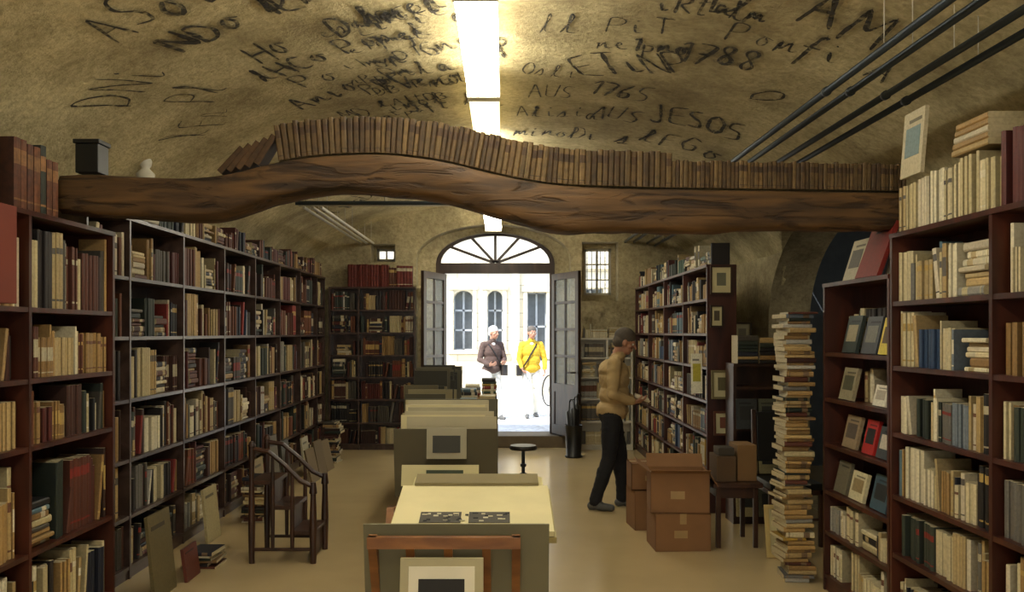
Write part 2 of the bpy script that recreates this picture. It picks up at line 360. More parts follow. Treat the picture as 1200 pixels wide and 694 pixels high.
def ink(name, lo, hi, p0, p1, sc):
    m, nt, b = newmat(name)
    tr = nt.nodes.new('ShaderNodeBsdfTransparent'); ms = nt.nodes.new('ShaderNodeMixShader'); no = nt.nodes.new('ShaderNodeTexNoise'); rp = nt.nodes.new('ShaderNodeValToRGB')
    tc = nt.nodes.new('ShaderNodeTexCoord'); no.inputs['Scale'].default_value = sc; no.inputs['Detail'].default_value = 6
    rp.color_ramp.elements[0].position = p0; rp.color_ramp.elements[1].position = p1; rp.color_ramp.elements[0].color = (lo, lo, lo, 1); rp.color_ramp.elements[1].color = (hi, hi, hi, 1)
    nt.links.new(tc.outputs['Object'], no.inputs['Vector']); nt.links.new(no.outputs['Fac'], rp.inputs[0]); nt.links.new(rp.outputs[0], ms.inputs[0])
    nt.links.new(tr.outputs[0], ms.inputs[1]); nt.links.new(b.outputs[0], ms.inputs[2]); nt.links.new(ms.outputs[0], nt.nodes['Material Output'].inputs[0])
    b.inputs['Base Color'].default_value = C(40, 34, 24); b.inputs['Roughness'].default_value = .95
    return m
mb.build('painted_inscription', [ink('soot_paint', .25, .95, .34, .54, 24), ink('soot_smudge', .0, .3, .42, .65, 14)], parent=ceiling, recalc=False, attr=False)

# fluorescent fixtures -------------------------------------------------------
for y in (-1.2, .6, 2.4, 4.2, 6.02, 7.85, 10.25):
    dim = y == 6.02; dz = -.21 if y > 10 else 0
    mb = MB(); x = -.14
    mb.box(x-.045, x+.045, y, y+1.74, 3.37+dz, 3.44+dz, mi=0)
    pr = [(-.11, 3.37+dz), (-.11, 3.33+dz), (-.08, 3.295+dz), (.08, 3.295+dz), (.11, 3.33+dz), (.11, 3.37+dz)]
    n0 = len(mb.v)
    for yy in (y+.02, y+1.72):
        for p in pr: mb.v.append(V((x+p[0], yy, p[1])))
    for k in range(6): k2 = (k+1) % 6; mb.face([n0+k, n0+k2, n0+6+k2, n0+6+k], (1,)*4, 1)
    mb.face([n0+k for k in range(6)], (1,)*4, 1); mb.face([n0+6+k for k in range(6)], (1,)*4, 1)
    mb.box(x-.115, x+.115, y, y+.015, 3.285+dz, 3.375+dz); mb.box(x-.115, x+.115, y+1.725, y+1.74, 3.285+dz, 3.375+dz)
    for yy in (y+.3, y+1.4): mb.tube([(x, yy, 3.44+dz), (x, yy, 3.5)], .008, 6)
    mb.build('fluorescent_light', [M_house, M_lampd if dim else M_lamp], attr=False)

# conduit pipes ---------------------------------------------------------------
for x, z in ((1.74, 2.95), (1.87, 2.95), (2.06, 2.93), (2.17, 2.9)):
    mb = MB(); mb.tube([(x, 1.2, z), (x, 12.2, z)], .019, 12)
    for y in (2.5, 4.6, 6.6, 8.6, 10.6): mb.tube([(x, y-.015, z), (x, y+.015, z)], .025, 12)
    for y in (3.9, 8, 11.6): mb.tube([(x, y, z), (x, y, vz(x, y)+.01)], .0025, 6, mi=1)
    mb.build('conduit_pipe', [M_metal, M_frame_w], attr=False, smooth=True)
for x in (-1.86, -1.95, -2.04):
    mb = MB(); z = 2.93; mb.tube([(x, 8.7, z), (x, 12.2, z)], .016, 10)
    for y in (9, 10.5, 12): mb.tube([(x, y, z), (x, y, vz(x, y)+.01)], .003, 6)
    mb.build('conduit_pipe', M_frame_w, attr=False)
for y, r_ in ((8.62, .022), (8.75, .016)):
    mb = MB(); mb.tube([(-2.1, y, 2.96), (-.2, y, 2.96)], r_, 10)
    for x in (-2, -1.2, -.4): mb.tube([(x, y, 2.96), (x, y, vz(x, y)+.01)], .003, 6)
    mb.build('conduit_pipe', M_metal if r_ > .02 else M_frame_w, attr=False)

# ---------------------------------------------------------------- books
def j(c, v=.18):
    k = rng.uniform(1-v, 1+v); return tuple(min(1, x*k) for x in c[:3])+(1,)
cream = [C(204, 190, 150), C(190, 174, 130), C(216, 206, 174), C(176, 154, 108), C(198, 186, 158)]
tan = [C(158, 126, 76), C(170, 136, 82), C(138, 106, 60), C(182, 154, 102)]
leather = [C(88, 44, 26), C(66, 34, 22), C(104, 58, 32), C(50, 28, 20), C(80, 28, 20)]
darkc = [C(34, 44, 36), C(30, 34, 48), C(36, 30, 28), C(48, 56, 46), C(26, 24, 24), C(70, 64, 54)]
bright = [C(130, 38, 28), C(44, 66, 96), C(56, 84, 64), C(170, 136, 52), C(112, 122, 130), C(84, 110, 120)]
greyw = [C(186, 182, 170), C(150, 146, 134), C(104, 100, 92)]
P_left = leather*4+darkc*3+cream+tan*2+bright[:2]
P_right = cream*7+tan*2+bright[1:]+darkc+greyw
P_rmid = cream*4+tan*3+leather+darkc*2+bright+greyw
P_grey = [C(200, 200, 190), C(160, 160, 150), C(120, 120, 116), C(90, 86, 80)]+cream
gold = C(180, 150, 84)
def fill_row(mb, o, u, n, L, H, pal, depth=.19, hr=(.62, .92), tr=(.014, .042), run=.3, gap=.05, stack=.05):
    o, u, n = V(o), V(u), V(n); x = rng.uniform(0, .02)
    base = rng.uniform(*hr)
    while x < L-.03:
        q = rng.random()
        if q < gap: x += rng.uniform(.01, .09); continue
        if q < gap+stack and L-x > .26:
            hh = 0; wd = rng.uniform(.19, .24)
            lim = H*rng.uniform(.35, .8)
            while hh < lim:
                t = rng.uniform(.018, .045)
                if hh+t > H-.02: break
                mb.book(o+u*(x+rng.uniform(0, .02))+Z*hh-n*rng.uniform(0, .03), Z, n, u, t, wd-rng.uniform(.0, .04), depth*.8, j(rng.choice(pal)), rng.choice((None, j(rng.choice(cream)))))
                hh += t
            x += wd+.03; continue
        k = rng.randint(3, 8) if rng.random() < run else 1
        col = rng.choice(pal); t = rng.uniform(*tr)
        if k == 1 and rng.random() < .12: t *= 1.5
        if rng.random() < .45: base = rng.uniform(*hr)
        h = min(H*.96, H*(base+rng.uniform(-.13, .09))); lab = None
        if rng.random() < .4:
            lab = rng.choice([gold, C(110, 70, 50), C(220, 210, 180), C(90, 84, 76)]) if sum(col[:3]) > .5 else rng.choice([gold, C(130, 40, 30), C(180, 170, 140)])
        lp = rng.choice([(.66, .8), (.72, .8), (.4, .75), (.74, .88)])
        if k == 1 and rng.random() < .1 and x+h*.2+t < L:
            an = rng.uniform(.08, .22); w = (Z*math.cos(an)+u*math.sin(an)); uu = (u*math.cos(an)-Z*math.sin(an))
            mb.book(o+u*x+Z*(t*math.sin(an)), uu, n, w, t, h, depth*.85, j(col), lab, lp); x += h*math.sin(an)+t; continue
        for _ in range(k):
            if x+t > L-.002: x = L; break
            d = depth*rng.uniform(.75, 1); fr = rng.uniform(0, .022)+(.0 if rng.random() < .9 else .035)
            mb.book(o+u*x-n*fr, u, n, Z, t*.97, h*rng.uniform(.99, 1.01) if k > 1 else h, d-fr, j(col, .12), lab, lp); x += t
def cover(mb, o, u, n, w, h, t=.02, lean=.2, col=None, art=None):
    """book shown face-out, leaning back"""
    o, u, n = V(o), V(u), V(n); up = Z*math.cos(lean)-n*math.sin(lean); bk = -(n*math.cos(lean)+Z*math.sin(lean))
    col = col or j(rng.choice(cream+bright))
    mb.hexa(o, u*w, bk*t+Z*0, up*h, col)
    f = -bk*.0015
    if art: mb.hexa(o+u*w*.15+up*h*.3+f*0, u*w*.7, f, up*h*.45, art)
    mb.hexa(o+u*w*.12+up*h*.82, u*w*.6, f, up*h*.05, tuple(x*.3 for x in col[:3])+(1,))
def shelf_unit(name, p0, u, n, bays, depth, levels, ztop, pal, mat, seed=0, topfill=None, skip=(), bk=True, bname='shelved_books', topstart=.02, **kw):
    p0, u, n = V(p0), V(u), V(n); th = .024; L = sum(bays)
    mb = MB(); bb = MB()
    mb.hexa(p0-n*depth, u*L, n*.012, Z*(ztop+th))
    x = 0
    for i in range(len(bays)+1):
        xx = x-(th/2 if 0 < i < len(bays) else (0 if i == 0 else th))
        mb.hexa(p0+u*xx-n*(depth-.012), u*th, n*(depth-.012), Z*ztop)
        if i < len(bays): x += bays[i]
    for z in list(levels)+[ztop]:
        mb.hexa(p0-n*(depth-.012)+Z*z+u*.001, u*(L-.002), n*(depth-.012+(.006 if z == ztop else -.003)), Z*th)
    mb.hexa(p0-n*.03+u*.001, u*(L-.002), n*.018, Z*levels[0])
    x = 0
    for i, w in enumerate(bays):
        for k, z in enumerate(levels):
            if (i, k) in skip: continue
            nz = (list(levels)+[ztop])[k+1]
            fill_row(bb, p0+u*(x+th)+Z*(z+th)-n*.025, u, n, w-2*th, nz-z-th, rng.choice(pal) if isinstance(pal[0], list) else pal, depth=min(.2, depth-.05), **kw)
        x += w
    if topfill: fill_row(bb, p0+Z*(ztop+th)-n*.04+u*topstart, u, n, L-.04-topstart, topfill, pal if not isinstance(pal[0], list) else pal[0], depth=min(.2, depth-.08), hr=(.4, .95), gap=.08, stack=.12)
    s = mb.build(name, mat, attr=False)
    b = None
    if bk: b = bb.build(bname, M_book)
    return s, bb
X_, Y_ = V((1, 0, 0)), V((0, 1, 0))
# left near unit
P1 = [cream*4+tan*3+darkc[:3]+leather[:1], tan*5+cream*2+leather[:2], darkc*2+leather*2+tan*2+cream*2+bright[3:]]
shelf_unit('bookshelf', (-2.3, 2.4, 0), Y_, X_, [.85, .9, .9], .36, [.1, .55, 1.07, 1.40, 1.75], 2.22, P1, M_shelf, hr=(.6, .88), run=.3, tr=(.012, .036))
# left long wall run
P2 = [leather*4+darkc*2+tan+cream[:2], leather*3+darkc*3+tan, darkc*2+cream*2+leather*2+bright[:2]+greyw, P_left+greyw, cream*3+tan*2+leather*2+darkc]
shelf_unit('bookshelf', (-2.5, 5.12, 0), Y_, X_, [.60, .96, .98, .95, .95, .95, .95, .5], .3, [.06, .40, .78, 1.18, 1.6, 2.0], 2.4, P2, M_shelf2, topfill=.24, topstart=1.12, hr=(.6, .9), run=.3, tr=(.016, .045))
# left back, frontal
shelf_unit('bookshelf', (-2.46, 12.0, 0), X_, -Y_, [.42, .8], .17, [.06, .36, .69, 1.0, 1.31, 1.63, 1.95], 2.27, P2, M_shelf2, hr=(.65, .9), tr=(.02, .04))
bb = MB(); fill_row(bb, (-2.2, 11.98, 2.295), X_, -Y_, .94, .34, [C(120, 44, 26), C(104, 36, 24), C(90, 48, 28)], depth=.14, hr=(.85, .95), tr=(.035, .05), run=1, gap=0, stack=0); bb.build('leather_volumes', M_old)
# right mid run
shelf_unit('bookshelf', (1.86, 7.8, 0), Y_, -X_, [1.05, 1.05, 1.05, 1.1], .27, [.07, .38, .69, 1.0, 1.31, 1.62, 1.94], 2.25, P_rmid, M_shelf, topfill=.26, hr=(.6, .9))
# right low unit (face-out display), right tall units
rlow, _ = shelf_unit('bookshelf', (2.06, 4.56, 0), Y_, -X_, [.94], .26, [.08, .36, .62, .92, 1.21, 1.5], 1.94, P_right, M_shelf, skip=[(0, 2), (0, 3), (0, 4), (0, 5)], hr=(.55, .85))
shelf_unit('bookshelf', (2.06, 1.75, 0), Y_, -X_, [.93, .93, .94], .3, [.13, .46, .77, 1.10, 1.45, 1.79], 2.15, P_right, M_shelf, hr=(.6, .88), run=.4, gap=.03, tr=(.01, .032))
bb = MB(); n_ = -X_
for y, z, w, h, cl, ar in ((4.62, 1.526, .17, .21, C(215, 195, 70), C(90, 70, 40)), (4.82, 1.526, .2, .22, C(70, 74, 80), C(120, 120, 110)), (5.1, 1.526, .2, .23, C(50, 60, 56), C(160, 150, 120)),
                           (4.7, 1.236, .16, .12, C(225, 220, 200), C(180, 170, 150)), (5.15, 1.236, .2, .2, C(150, 140, 110), C(80, 80, 60)), (4.64, .946, .18, .18, C(60, 66, 70), C(200, 190, 170)),
                           (4.86, .946, .15, .2, C(170, 34, 30), C(30, 30, 30)), (5.1, .946, .2, .2, C(150, 130, 100), C(90, 80, 70)), (4.7, .646, .2, .2, C(60, 84, 96), C(30, 34, 36)), (5.0, .646, .2, .17, C(210, 200, 160), C(150, 130, 90)), (5.25, .646, .18, .2, C(110, 104, 84), None)):
    cover(bb, (2.1, y, z+.003), Y_, n_, w, h, .022, .22, cl, ar)
fill_row(bb, (2.17, 5.0, 1.236), Y_, n_, .2, .25, P_right, depth=.1, stack=0)
fill_row(bb, (2.17, 4.6, 1.526), Y_, n_, .8, .3, P_right+darkc, depth=.1, stack=0); fill_row(bb, (2.17, 4.6, .946), Y_, n_, .8, .2, P_right+darkc, depth=.1, stack=0, hr=(.5, .8))
bb.build('displayed_books', M_book)
bb = MB(); cover(bb, (2.09, 4.78, 1.972), Y_, n_, .3, .33, .025, .35, C(130, 34, 26), None); cover(bb, (2.12, 5.12, 1.972), Y_, n_, .22, .26, .02, .3, C(180, 170, 140), C(90, 86, 76)); cover(bb, (2.17, 4.62, 1.972), Y_, n_, .24, .26, .02, .25, C(204, 196, 170), C(120, 110, 90))
bb.build('portfolio_folders', M_book)
# top of tall unit
bb = MB()
fill_row(bb, (2.08, 3.62, 2.176), Y_, n_, .9, .3, cream*3+tan, depth=.2, hr=(.78, .9), tr=(.014, .026), run=.95, gap=0, stack=0)
fill_row(bb, (2.08, 2.4, 2.176), Y_, n_, 1.2, .36, tan+leather+darkc*2, depth=.2, hr=(.75, .95), tr=(.03, .05), run=.9, gap=0, stack=0)
hh = 2.47
for k in range(5):
    bb.book((2.1, 3.7, hh), Z, n_, Y_, .028, .3-k*.01, .18, j(rng.choice(tan+cream)), None); hh += .0285
fill_row(bb, (2.12, 2.5, 2.54), Y_, n_, 1.0, .3, leather+darkc, depth=.16, hr=(.6, .9), tr=(.04, .06), run=1, gap=0, stack=0)
bb.build('stacked_books', M_book)
bb = MB(); cover(bb, (2.10, 4.3, 2.46), Y_, n_, .22, .34, .02, .08, C(196, 184, 150), C(120, 140, 140)); bb.build('cover_print', M_book)
# top of near-left unit: boards and leather volumes
bb = MB()
for k in range(4): bb.book((-2.3, 3.45+k*.13, 2.246), Y_, X_, Z, .05, .44-k*.01, .3, j(C(96, 84, 56)), None)
for k in range(8): bb.book((-2.28, 3.3-k*.07, 2.246), Y_, X_, Z, .06, .34, .22, j(C(60, 40, 26)), gold)
for k, (t, h, c) in enumerate(((.055, .33, C(84, 44, 22)), (.05, .33, C(96, 52, 26)), (.05, .32, C(80, 42, 22)), (.055, .32, C(104, 58, 28)), (.05, .34, C(40, 44, 34)), (.05, .28, C(90, 50, 28)), (.05, .28, C(100, 56, 30)))):
    bb.book((-2.3, 4.02+k*.058, 2.246), Y_, X_, Z, t, h, .24, c, j(C(130, 90, 50), .3))
bb.build('leather_volumes', M_old)

# ---------------------------------------------------------------- beam and its books
prof = [(-2.5, 2.54, 2.33), (-2.352, 2.552, 2.322), (-2.064, 2.533, 2.303), (-1.776, 2.524, 2.279), (-1.574, 2.543, 2.293), (-1.392, 2.591, 2.37), (-1.2, 2.634, 2.428), (-.912, 2.663, 2.456), (-.624, 2.663, 2.447), (-.336, 2.624, 2.404), (-.096, 2.562, 2.332), (.144, 2.509, 2.255), (.336, 2.485, 2.221), (.72, 2.471, 2.221), (1.248, 2.461, 2.226), (1.728, 2.456, 2.236), (2.184, 2.447, 2.24), (2.9, 2.44, 2.235)]
px = np.array([p[0] for p in prof]); pt = np.array([p[1] for p in prof]); pb = np.array([p[2] for p in prof])
def sm(x, arr): return float(sum(np.interp(x+d, px, arr) for d in (-.1, -.05, 0, .05, .1))/5)
mb = MB(); NS = 150; by0, by1 = 4.78, 5.04; ring = []; NC = 20
for i in range(NS+1):
    x = -2.5+5.4*i/NS; t, b_ = sm(x, pt), sm(x, pb); h = t-b_
    ring.append(len(mb.v))
    for k in range(NC):
        a = 2*math.pi*k/NC; ca, sa = math.cos(a), math.sin(a)
        e = .42
        yy = (by0+by1)/2+.13*math.copysign(abs(ca)**e, ca); zz = (t+b_)/2+h/2*math.copysign(abs(sa)**e, sa)
        nz_ = .016*noise.noise(V((x*2.2, ca*1.2, sa*1.2)))+.009*noise.noise(V((x*7, ca*3, sa*3+5)))+.006*noise.noise(V((x*3, k*1.9, 9)))
        if sa > .8: nz_ = -abs(nz_)*.3
        mb.v.append(V((x, yy+nz_*ca, zz+nz_*sa)))
for i in range(NS):
    for k in range(NC): k2 = (k+1) % NC; mb.face([ring[i]+k, ring[i]+k2, ring[i+1]+k2, ring[i+1]+k], (1,)*4)
mb.face([ring[0]+k for k in range(NC)], (1,)*4); mb.face([ring[-1]+k for k in range(NC)], (1,)*4)
beam = mb.build('wooden_beam', M_beam, smooth=True, attr=False)
bb = MB(); x = -1.27
oldc = [C(102, 80, 46), C(92, 70, 40), C(112, 88, 52), C(82, 62, 36)]
while x < 2.25:
    big = x < .93
    t = rng.uniform(.026, .036) if big else rng.uniform(.019, .027); h = (.197 if big else .15)+rng.uniform(-.006, .006)
    if big and x < .2: h += .004
    z0, z1 = sm(x, pt), sm(x+t, pt); an = math.atan2(z1-z0, t)
    u = V((math.cos(an), 0, math.sin(an))); w = V((-math.sin(an), 0, math.cos(an)))
    w = (w*.75+Z*.25).normalized()
    bb.book((x, 4.8+rng.uniform(0, .012), max(z0, sm(x, pt))+.004), u, -Y_, w, t*.93, h, .15, j(rng.choice(oldc), .2), j(C(70, 48, 26), .2) if rng.random() < .6 else None); x += t*math.cos(an)
for k in range(5):
    an = -.75+.05*k; xx = -1.62+k*.052; w = V((-math.sin(an), 0, math.cos(an))); u = V((math.cos(an), 0, math.sin(an)))
    bb.book((xx, 4.82, sm(xx, pt)+.03), u, -Y_, w, .034, .19, .14, j(C(80, 56, 30)), None)
bb.build('antique_books', M_old)
mb = MB(); mb.box(-2.42, -2.29, 4.82, 4.95, 2.556, 2.72); mb.box(-2.43, -2.28, 4.81, 4.96, 2.72, 2.745); mb.build('storage_box', M_black, attr=False, bevel=.004)
mb = MB(); mb.lathe(-2.55, 6.08, [(.09, 2.428), (.09, 2.46), (.07, 2.48), (.065, 2.63), (.08, 2.66), (.03, 2.67), (.055, 2.73), (.065, 2.78), (.025, 2.82), (.04, 2.84), (.045, 2.87), (.035, 2.89), (.01, 2.9)], 20)
mb.build('plaster_bust', M_frame_w, smooth=True, attr=False)

# ---------------------------------------------------------------- library steps
mb = MB(); ax, bx = -1.8, -1.36
for y in (6.1, 6.5):
    mb.tube([(ax, y, 0), (ax, y, .3), (ax, y, .6), (ax, y, .84)], [.02, .026, .018, .024], 10); mb.tube([(ax, y, .84), (ax, y, .875)], [.03, .012], 10)
    mb.tube([(bx, y, 0), (bx, y, .25), (bx, y, .5)], [.022, .028, .02], 10); mb.tube([(bx, y, .5), (bx, y, .58)], [.03, .02], 10)
    mb.tube([(ax, y, .82), (ax+.12, y, .8), (ax+.24, y, .7), (ax+.35, y, .59), (bx, y, .55)], .018, 8)
    mb.tube([(ax, y, .1), (bx, y, .1)], .013, 8)
    for k, zz, zt in ((.15, .5, .76), (.29, .35, .64)): mb.tube([(ax+k, y, .1), (ax+k, y, zz), (ax+k, y, zt)], [.014, .018, .012], 8)
for k, zz in enumerate((.56, .38, .2)):
    x0 = ax+.145*k-.02
    mb.box(x0, x0+.18, 6.11, 6.49, zz, zz+.028); mb.box(x0+.145, x0+.16, 6.12, 6.48, max(zz-.17, .02), zz)
mb.build('library_steps', M_dwood, attr=False, bevel=.003)

# ---------------------------------------------------------------- print browsers
olive = C(108, 102, 76); creamb = C(210, 198, 150)
M_board = attrmat('mount_board', .75, .12, 4)
def browser(name, cx, y, w, zt, d, dark=1.0):
    mb = MB(); s_ = .03; x0, x1 = cx-w/2, cx+w/2; yb = y+d
    for xx in (x0, x1-s_):
        mb.hexa((xx, y+.0, zt-.02), (s_, 0, 0), (0, .045, 0), (0, d*.8, -(zt-.02)))
        mb.hexa((xx, yb-.045, zt-.02), (s_, 0, 0), (0, .045, 0), (0, -d*.8, -(zt-.02)))
        mb.box(xx, xx+s_, y+.02, yb-.02, .25, .28)
    mb.box(x0, x1, y-.005, y+.025, zt-.06, zt-.02); mb.box(x0, x1, yb-.025, yb+.005, zt-.06, zt-.02); mb.box(x0, x1, y+d*.45, y+d*.45+.03, .24, .29)
    for k in (.25, .5, .75): mb.hexa((x0+w*k, y+.005, zt-.06), (.03, 0, 0), (0, .015, 0), (0, d*.36, -.42))
    for k in (.25, .5, .75): mb.hexa((x0+w*k, yb-.02, zt-.06), (.03, 0, 0), (0, .015, 0), (0, -d*.36, -.42))
    return mb.build(name, M_oak, attr=False)
browser('print_rack', -.21, 3.0, .54, .95, .55)
mb = MB()
mb.hexa((-.505, 3.13, .60), (.67, 0, 0), (0, .012, 0), (0, -.06, .36), olive)
mb.hexa((-.49, 3.16, .60), (.64, 0, 0), (0, .02, 0), (0, -.05, .35), C(150, 140, 100))
mb.hexa((-.43, 3.2, .885), (.62, 0, 0), (0, .46, .09), (0, -.003, .02), creamb)
mb.hexa((-.44, 3.2, .86), (.64, 0, 0), (0, .5, .09), (0, -.003, .022), C(150, 134, 84))
mb.hexa((-.39, 3.64, .955), (.56, 0, 0), (0, .14, .02), (0, 0, .035), C(190, 178, 126)); mb.hexa((-.38, 3.65, .995), (.53, 0, 0), (0, .12, .02), (0, 0, .012), C(120, 108, 72))
for q in range(2): mb.hexa((-.325+q*.19, 3.27, .9205), (.16, 0, 0), (0, .1, .0196), (0, 0, .002), C(70, 66, 56))
for q in range(34):
    xx = -.32+rng.random()*.33; yy = 3.275+rng.random()*.08; mb.hexa((xx, yy, .9228+(yy-3.27)*.196), (.012+rng.random()*.012, 0, 0), (0, .004+rng.random()*.012, .002), (0, 0, .0012), C(16, 14, 12) if q % 2 else C(190, 182, 150))
mb.build('print_portfolio', M_board)
mb = MB()
mb.hexa((-.36, 2.93, .56), (.29, 0, 0), (0, .02, 0), (0, .05, .3), C(166, 156, 120)); mb.hexa((-.33, 2.928, .585), (.23, 0, 0), (0, .004, 0), (0, .0425, .25), C(214, 206, 180)); mb.hexa((-.295, 2.926, .61), (.16, 0, 0), (0, .004, 0), (0, .0315, .185), C(30, 27, 24))
mb.hexa((-.345, 2.9, .53), (.26, 0, 0), (0, .07, 0), (0, 0, .03), C(90, 60, 30))
mb.build('framed_print', M_board)
# second rack
browser('print_rack', -.385, 5.6, .66, 1.0, .7)
mb = MB()
mb.hexa((-.72, 5.66, .56), (.68, 0, 0), (0, .015, 0), (0, -.08, .46), C(88, 82, 62))
mb.hexa((-.72, 6.2, .56), (.68, 0, 0), (0, .015, 0), (0, .1, .6), C(92, 88, 68))
for k in range(9):
    yy = 5.7+k*.052; ww = rng.uniform(.5, .62); mb.hexa((-.7+rng.uniform(0, .06), yy, .58), (ww, 0, 0), (0, .012, 0), (0, .03, .5+.02*k/2+rng.uniform(-.02, .02)), j(rng.choice([creamb, C(170, 156, 112), C(120, 110, 84), C(190, 180, 146)])))
mb.hexa((-.71, 6.12, .6), (.6, 0, 0), (0, .01, 0), (0, .08, .56), C(190, 178, 130))
mb.hexa((-.5, 5.54, .83), (.26, 0, 0), (0, .012, 0), (0, .02, .2), C(160, 154, 130)); mb.hexa((-.46, 5.5385, .87), (.18, 0, 0), (0, .004, 0), (0, .011, .11), C(60, 60, 54))
mb.hexa((-.66, 5.5, .66), (.5, 0, 0), (0, .01, 0), (0, .04, .13), C(204, 194, 146)); mb.hexa((-.5, 5.498, .68), (.24, 0, 0), (0, .003, 0), (0, .024, .08), C(60, 70, 50))
mb.build('print_portfolio', M_board)
def table(name, x0, x1, y0, y1, zt, mat, leg=.05):
    mb = MB(); mb.box(x0, x1, y0, y1, zt-.035, zt); mb.box(x0+.04, x1-.04, y0+.04, y1-.04, zt-.12, zt-.035)
    for a in (x0+.03, x1-.03-leg):
        for b_ in (y0+.03, y1-.03-leg): mb.box(a, a+leg, b_, b_+leg, 0, zt-.035)
    return mb.build(name, mat, attr=False, bevel=.004)
table('display_table', -.95, -.08, 7.5, 10.4, .78, M_dwood)
bb = MB()
for y in (7.6, 8.3, 9.0, 9.6):
    for k in range(7):
        h = rng.uniform(.26, .4)+(.12 if y > 8 else 0); bb.hexa((-.9+rng.uniform(0, .05), y+k*.045, .783), (rng.uniform(.3, .42), 0, 0), (0, .02, 0), (0, .05, h), j(rng.choice([C(84, 80, 62), C(56, 54, 44), C(110, 102, 76), C(40, 40, 36), C(140, 130, 96)])))
bb.build('upright_portfolios', M_board)
bb = MB()
for y in (7.7, 8.1, 8.55, 9.1, 9.6, 10.0):
    for xx in (-.42, -.24):
        hh = .783; top = .783+rng.uniform(.08, .38)
        while hh < top:
            t = rng.uniform(.02, .04); bb.book((xx+rng.uniform(-.01, .01), y, hh), Z, -Y_, X_, t, .155, .2, j(rng.choice(cream+darkc+bright+tan)), rng.choice((None, C(220, 210, 180)))); hh += t
bb.build('stacked_books', M_book)

# stool ----------------------------------------------------------------------
mb = MB(); sx, sy = .2, 8.6
mb.lathe(sx, sy, [(.10, .47), (.135, .475), (.14, .495), (.13, .515), (.0, .518)], 24); mb.tube([(sx, sy, .2), (sx, sy, .47)], .018, 10, mi=1)
mb.tube([(sx-.0, sy, .3), (sx, sy, .33)], .03, 10, mi=1)
for k in range(4):
    a = math.pi/4+k*math.pi/2; mb.tube([(sx, sy, .24), (sx+.08*math.cos(a), sy+.08*math.sin(a), .2), (sx+.17*math.cos(a), sy+.17*math.sin(a), .012)], .011, 8, mi=1)
mb.build('swivel_stool', [M_black, M_metal], attr=False)
# umbrella stand
mb = MB(); ux, uy = .93, 11.3
mb.lathe(ux, uy, [(.11, 0), (.12, .02), (.10, .03), (.115, .42), (.12, .43), (.112, .425), (.095, .04), (0, .035)], 20)
for dx, dy, h in ((.03, 0, .8), (-.04, .02, .72), (0, -.04, .76)):
    mb.tube([(ux+dx*.4, uy+dy*.4, .05), (ux+dx, uy+dy, .3), (ux+dx*1.3, uy+dy, h-.12), (ux+dx*1.4, uy+dy, h-.1), (ux+dx*1.4, uy+dy, h)], [.01, .035, .05, .014, .012], 8)
    mb.tube([(ux+dx*1.4, uy+dy, h), (ux+dx*1.4+.015, uy+dy, h+.04), (ux+dx*1.4+.045, uy+dy, h+.04), (ux+dx*1.4+.055, uy+dy, h)], .011, 8)
mb.build('umbrella_stand', M_black, attr=False, smooth=True)

# cardboard boxes --------------------------------------------------------------
def carton(name, x, y, z, w, d, h, rot=0, open_=False):
    mb = MB(); t = .006
    mb.box(-w/2, w/2, -d/2, d/2, 0, t); mb.box(-w/2, w/2, -d/2, -d/2+t, 0, h); mb.box(-w/2, w/2, d/2-t, d/2, 0, h); mb.box(-w/2, -w/2+t, -d/2, d/2, 0, h); mb.box(w/2-t, w/2, -d/2, d/2, 0, h)
    if open_:
        mb.hexa((-w/2, -d/2, h), (w, 0, 0), (0, -.06, .03), (0, .004, .004)); mb.hexa((-w/2, d/2, h), (w, 0, 0), (0, .07, .09), (0, .004, .004)); mb.hexa((-w/2, -d/2, h), (0, d, 0), (-.1, 0, .07), (.004, 0, .004)); mb.hexa((w/2, -d/2, h), (0, d, 0), (.06, 0, -.1), (.004, 0, .004))
        for k in range(6): mb.box(-w/2+.02+k*.06, -w/2+.06+k*.06, -d/2+.03, d/2-.04, t, h-.03, j(cream[k % 5]), 2)
    else:
        mb.box(-w/2, w/2, -d/2, -.002, h-t, h); mb.box(-w/2, w/2, .002, d/2, h-t, h); mb.box(-w/2, w/2, -.025, .025, h, h+.001, mi=1)
        mb.box(-.025, .025, -d/2-.001, -d/2, h-.08, h, mi=1)
    mb.box(-w*.16, w*.08, -d/2-.0012, -d/2, h*.35, h*.55, mi=1)
    ob = mb.build(name, [M_card, M_tape, M_book]); ob.location = (x, y, z); ob.rotation_euler = (0, 0, rot)
M_tape = simple('packing_tape', C(160, 130, 86), .35)
carton('cardboard_box', 1.35, 6.6, 0, .42, .34, .285, .03); carton('cardboard_box', 1.33, 6.62, .287, .44, .34, .30, -.08, True)
carton('cardboard_box', 1.26, 7.28, 0, .36, .3, .33, .1); carton('cardboard_box', 1.24, 7.28, .333, .34, .28, .22, .0)

# right middle clutter ----------------------------------------------------------
def book_tower(name, x, y, w, d, top, pal, z=0):
    bb = MB(); hh = z
    while hh < top:
        t = rng.uniform(.012, .036); dx, dy = rng.uniform(-.022, .022), rng.uniform(-.02, .02); ww = w*rng.uniform(.76, 1.06); an = rng.uniform(-.12, .12)
        bb.book((x+dx, y+dy, hh), Z, V((math.sin(an), -math.cos(an), 0)), V((math.cos(an), math.sin(an), 0)), t, ww, d, j(rng.choice(pal)), rng.choice((None, None, C(120, 96, 70)))); hh += t+.0008
    return bb.build(name, M_book)
book_tower('book_stack', 1.86, 5.62, .185, .22, 1.78, cream+tan*4+bright[3:5]+leather[:2]+darkc[:1]+greyw)
shelf_unit('album_cabinet', (1.98, 7.35, 0), X_, -Y_, [.6], .26, [.05, .42, .8, 1.16], 1.36, P_rmid, M_dwood, skip=[(0, 3), (0, 2), (0, 1), (0, 0)], bk=False)
bb = MB()
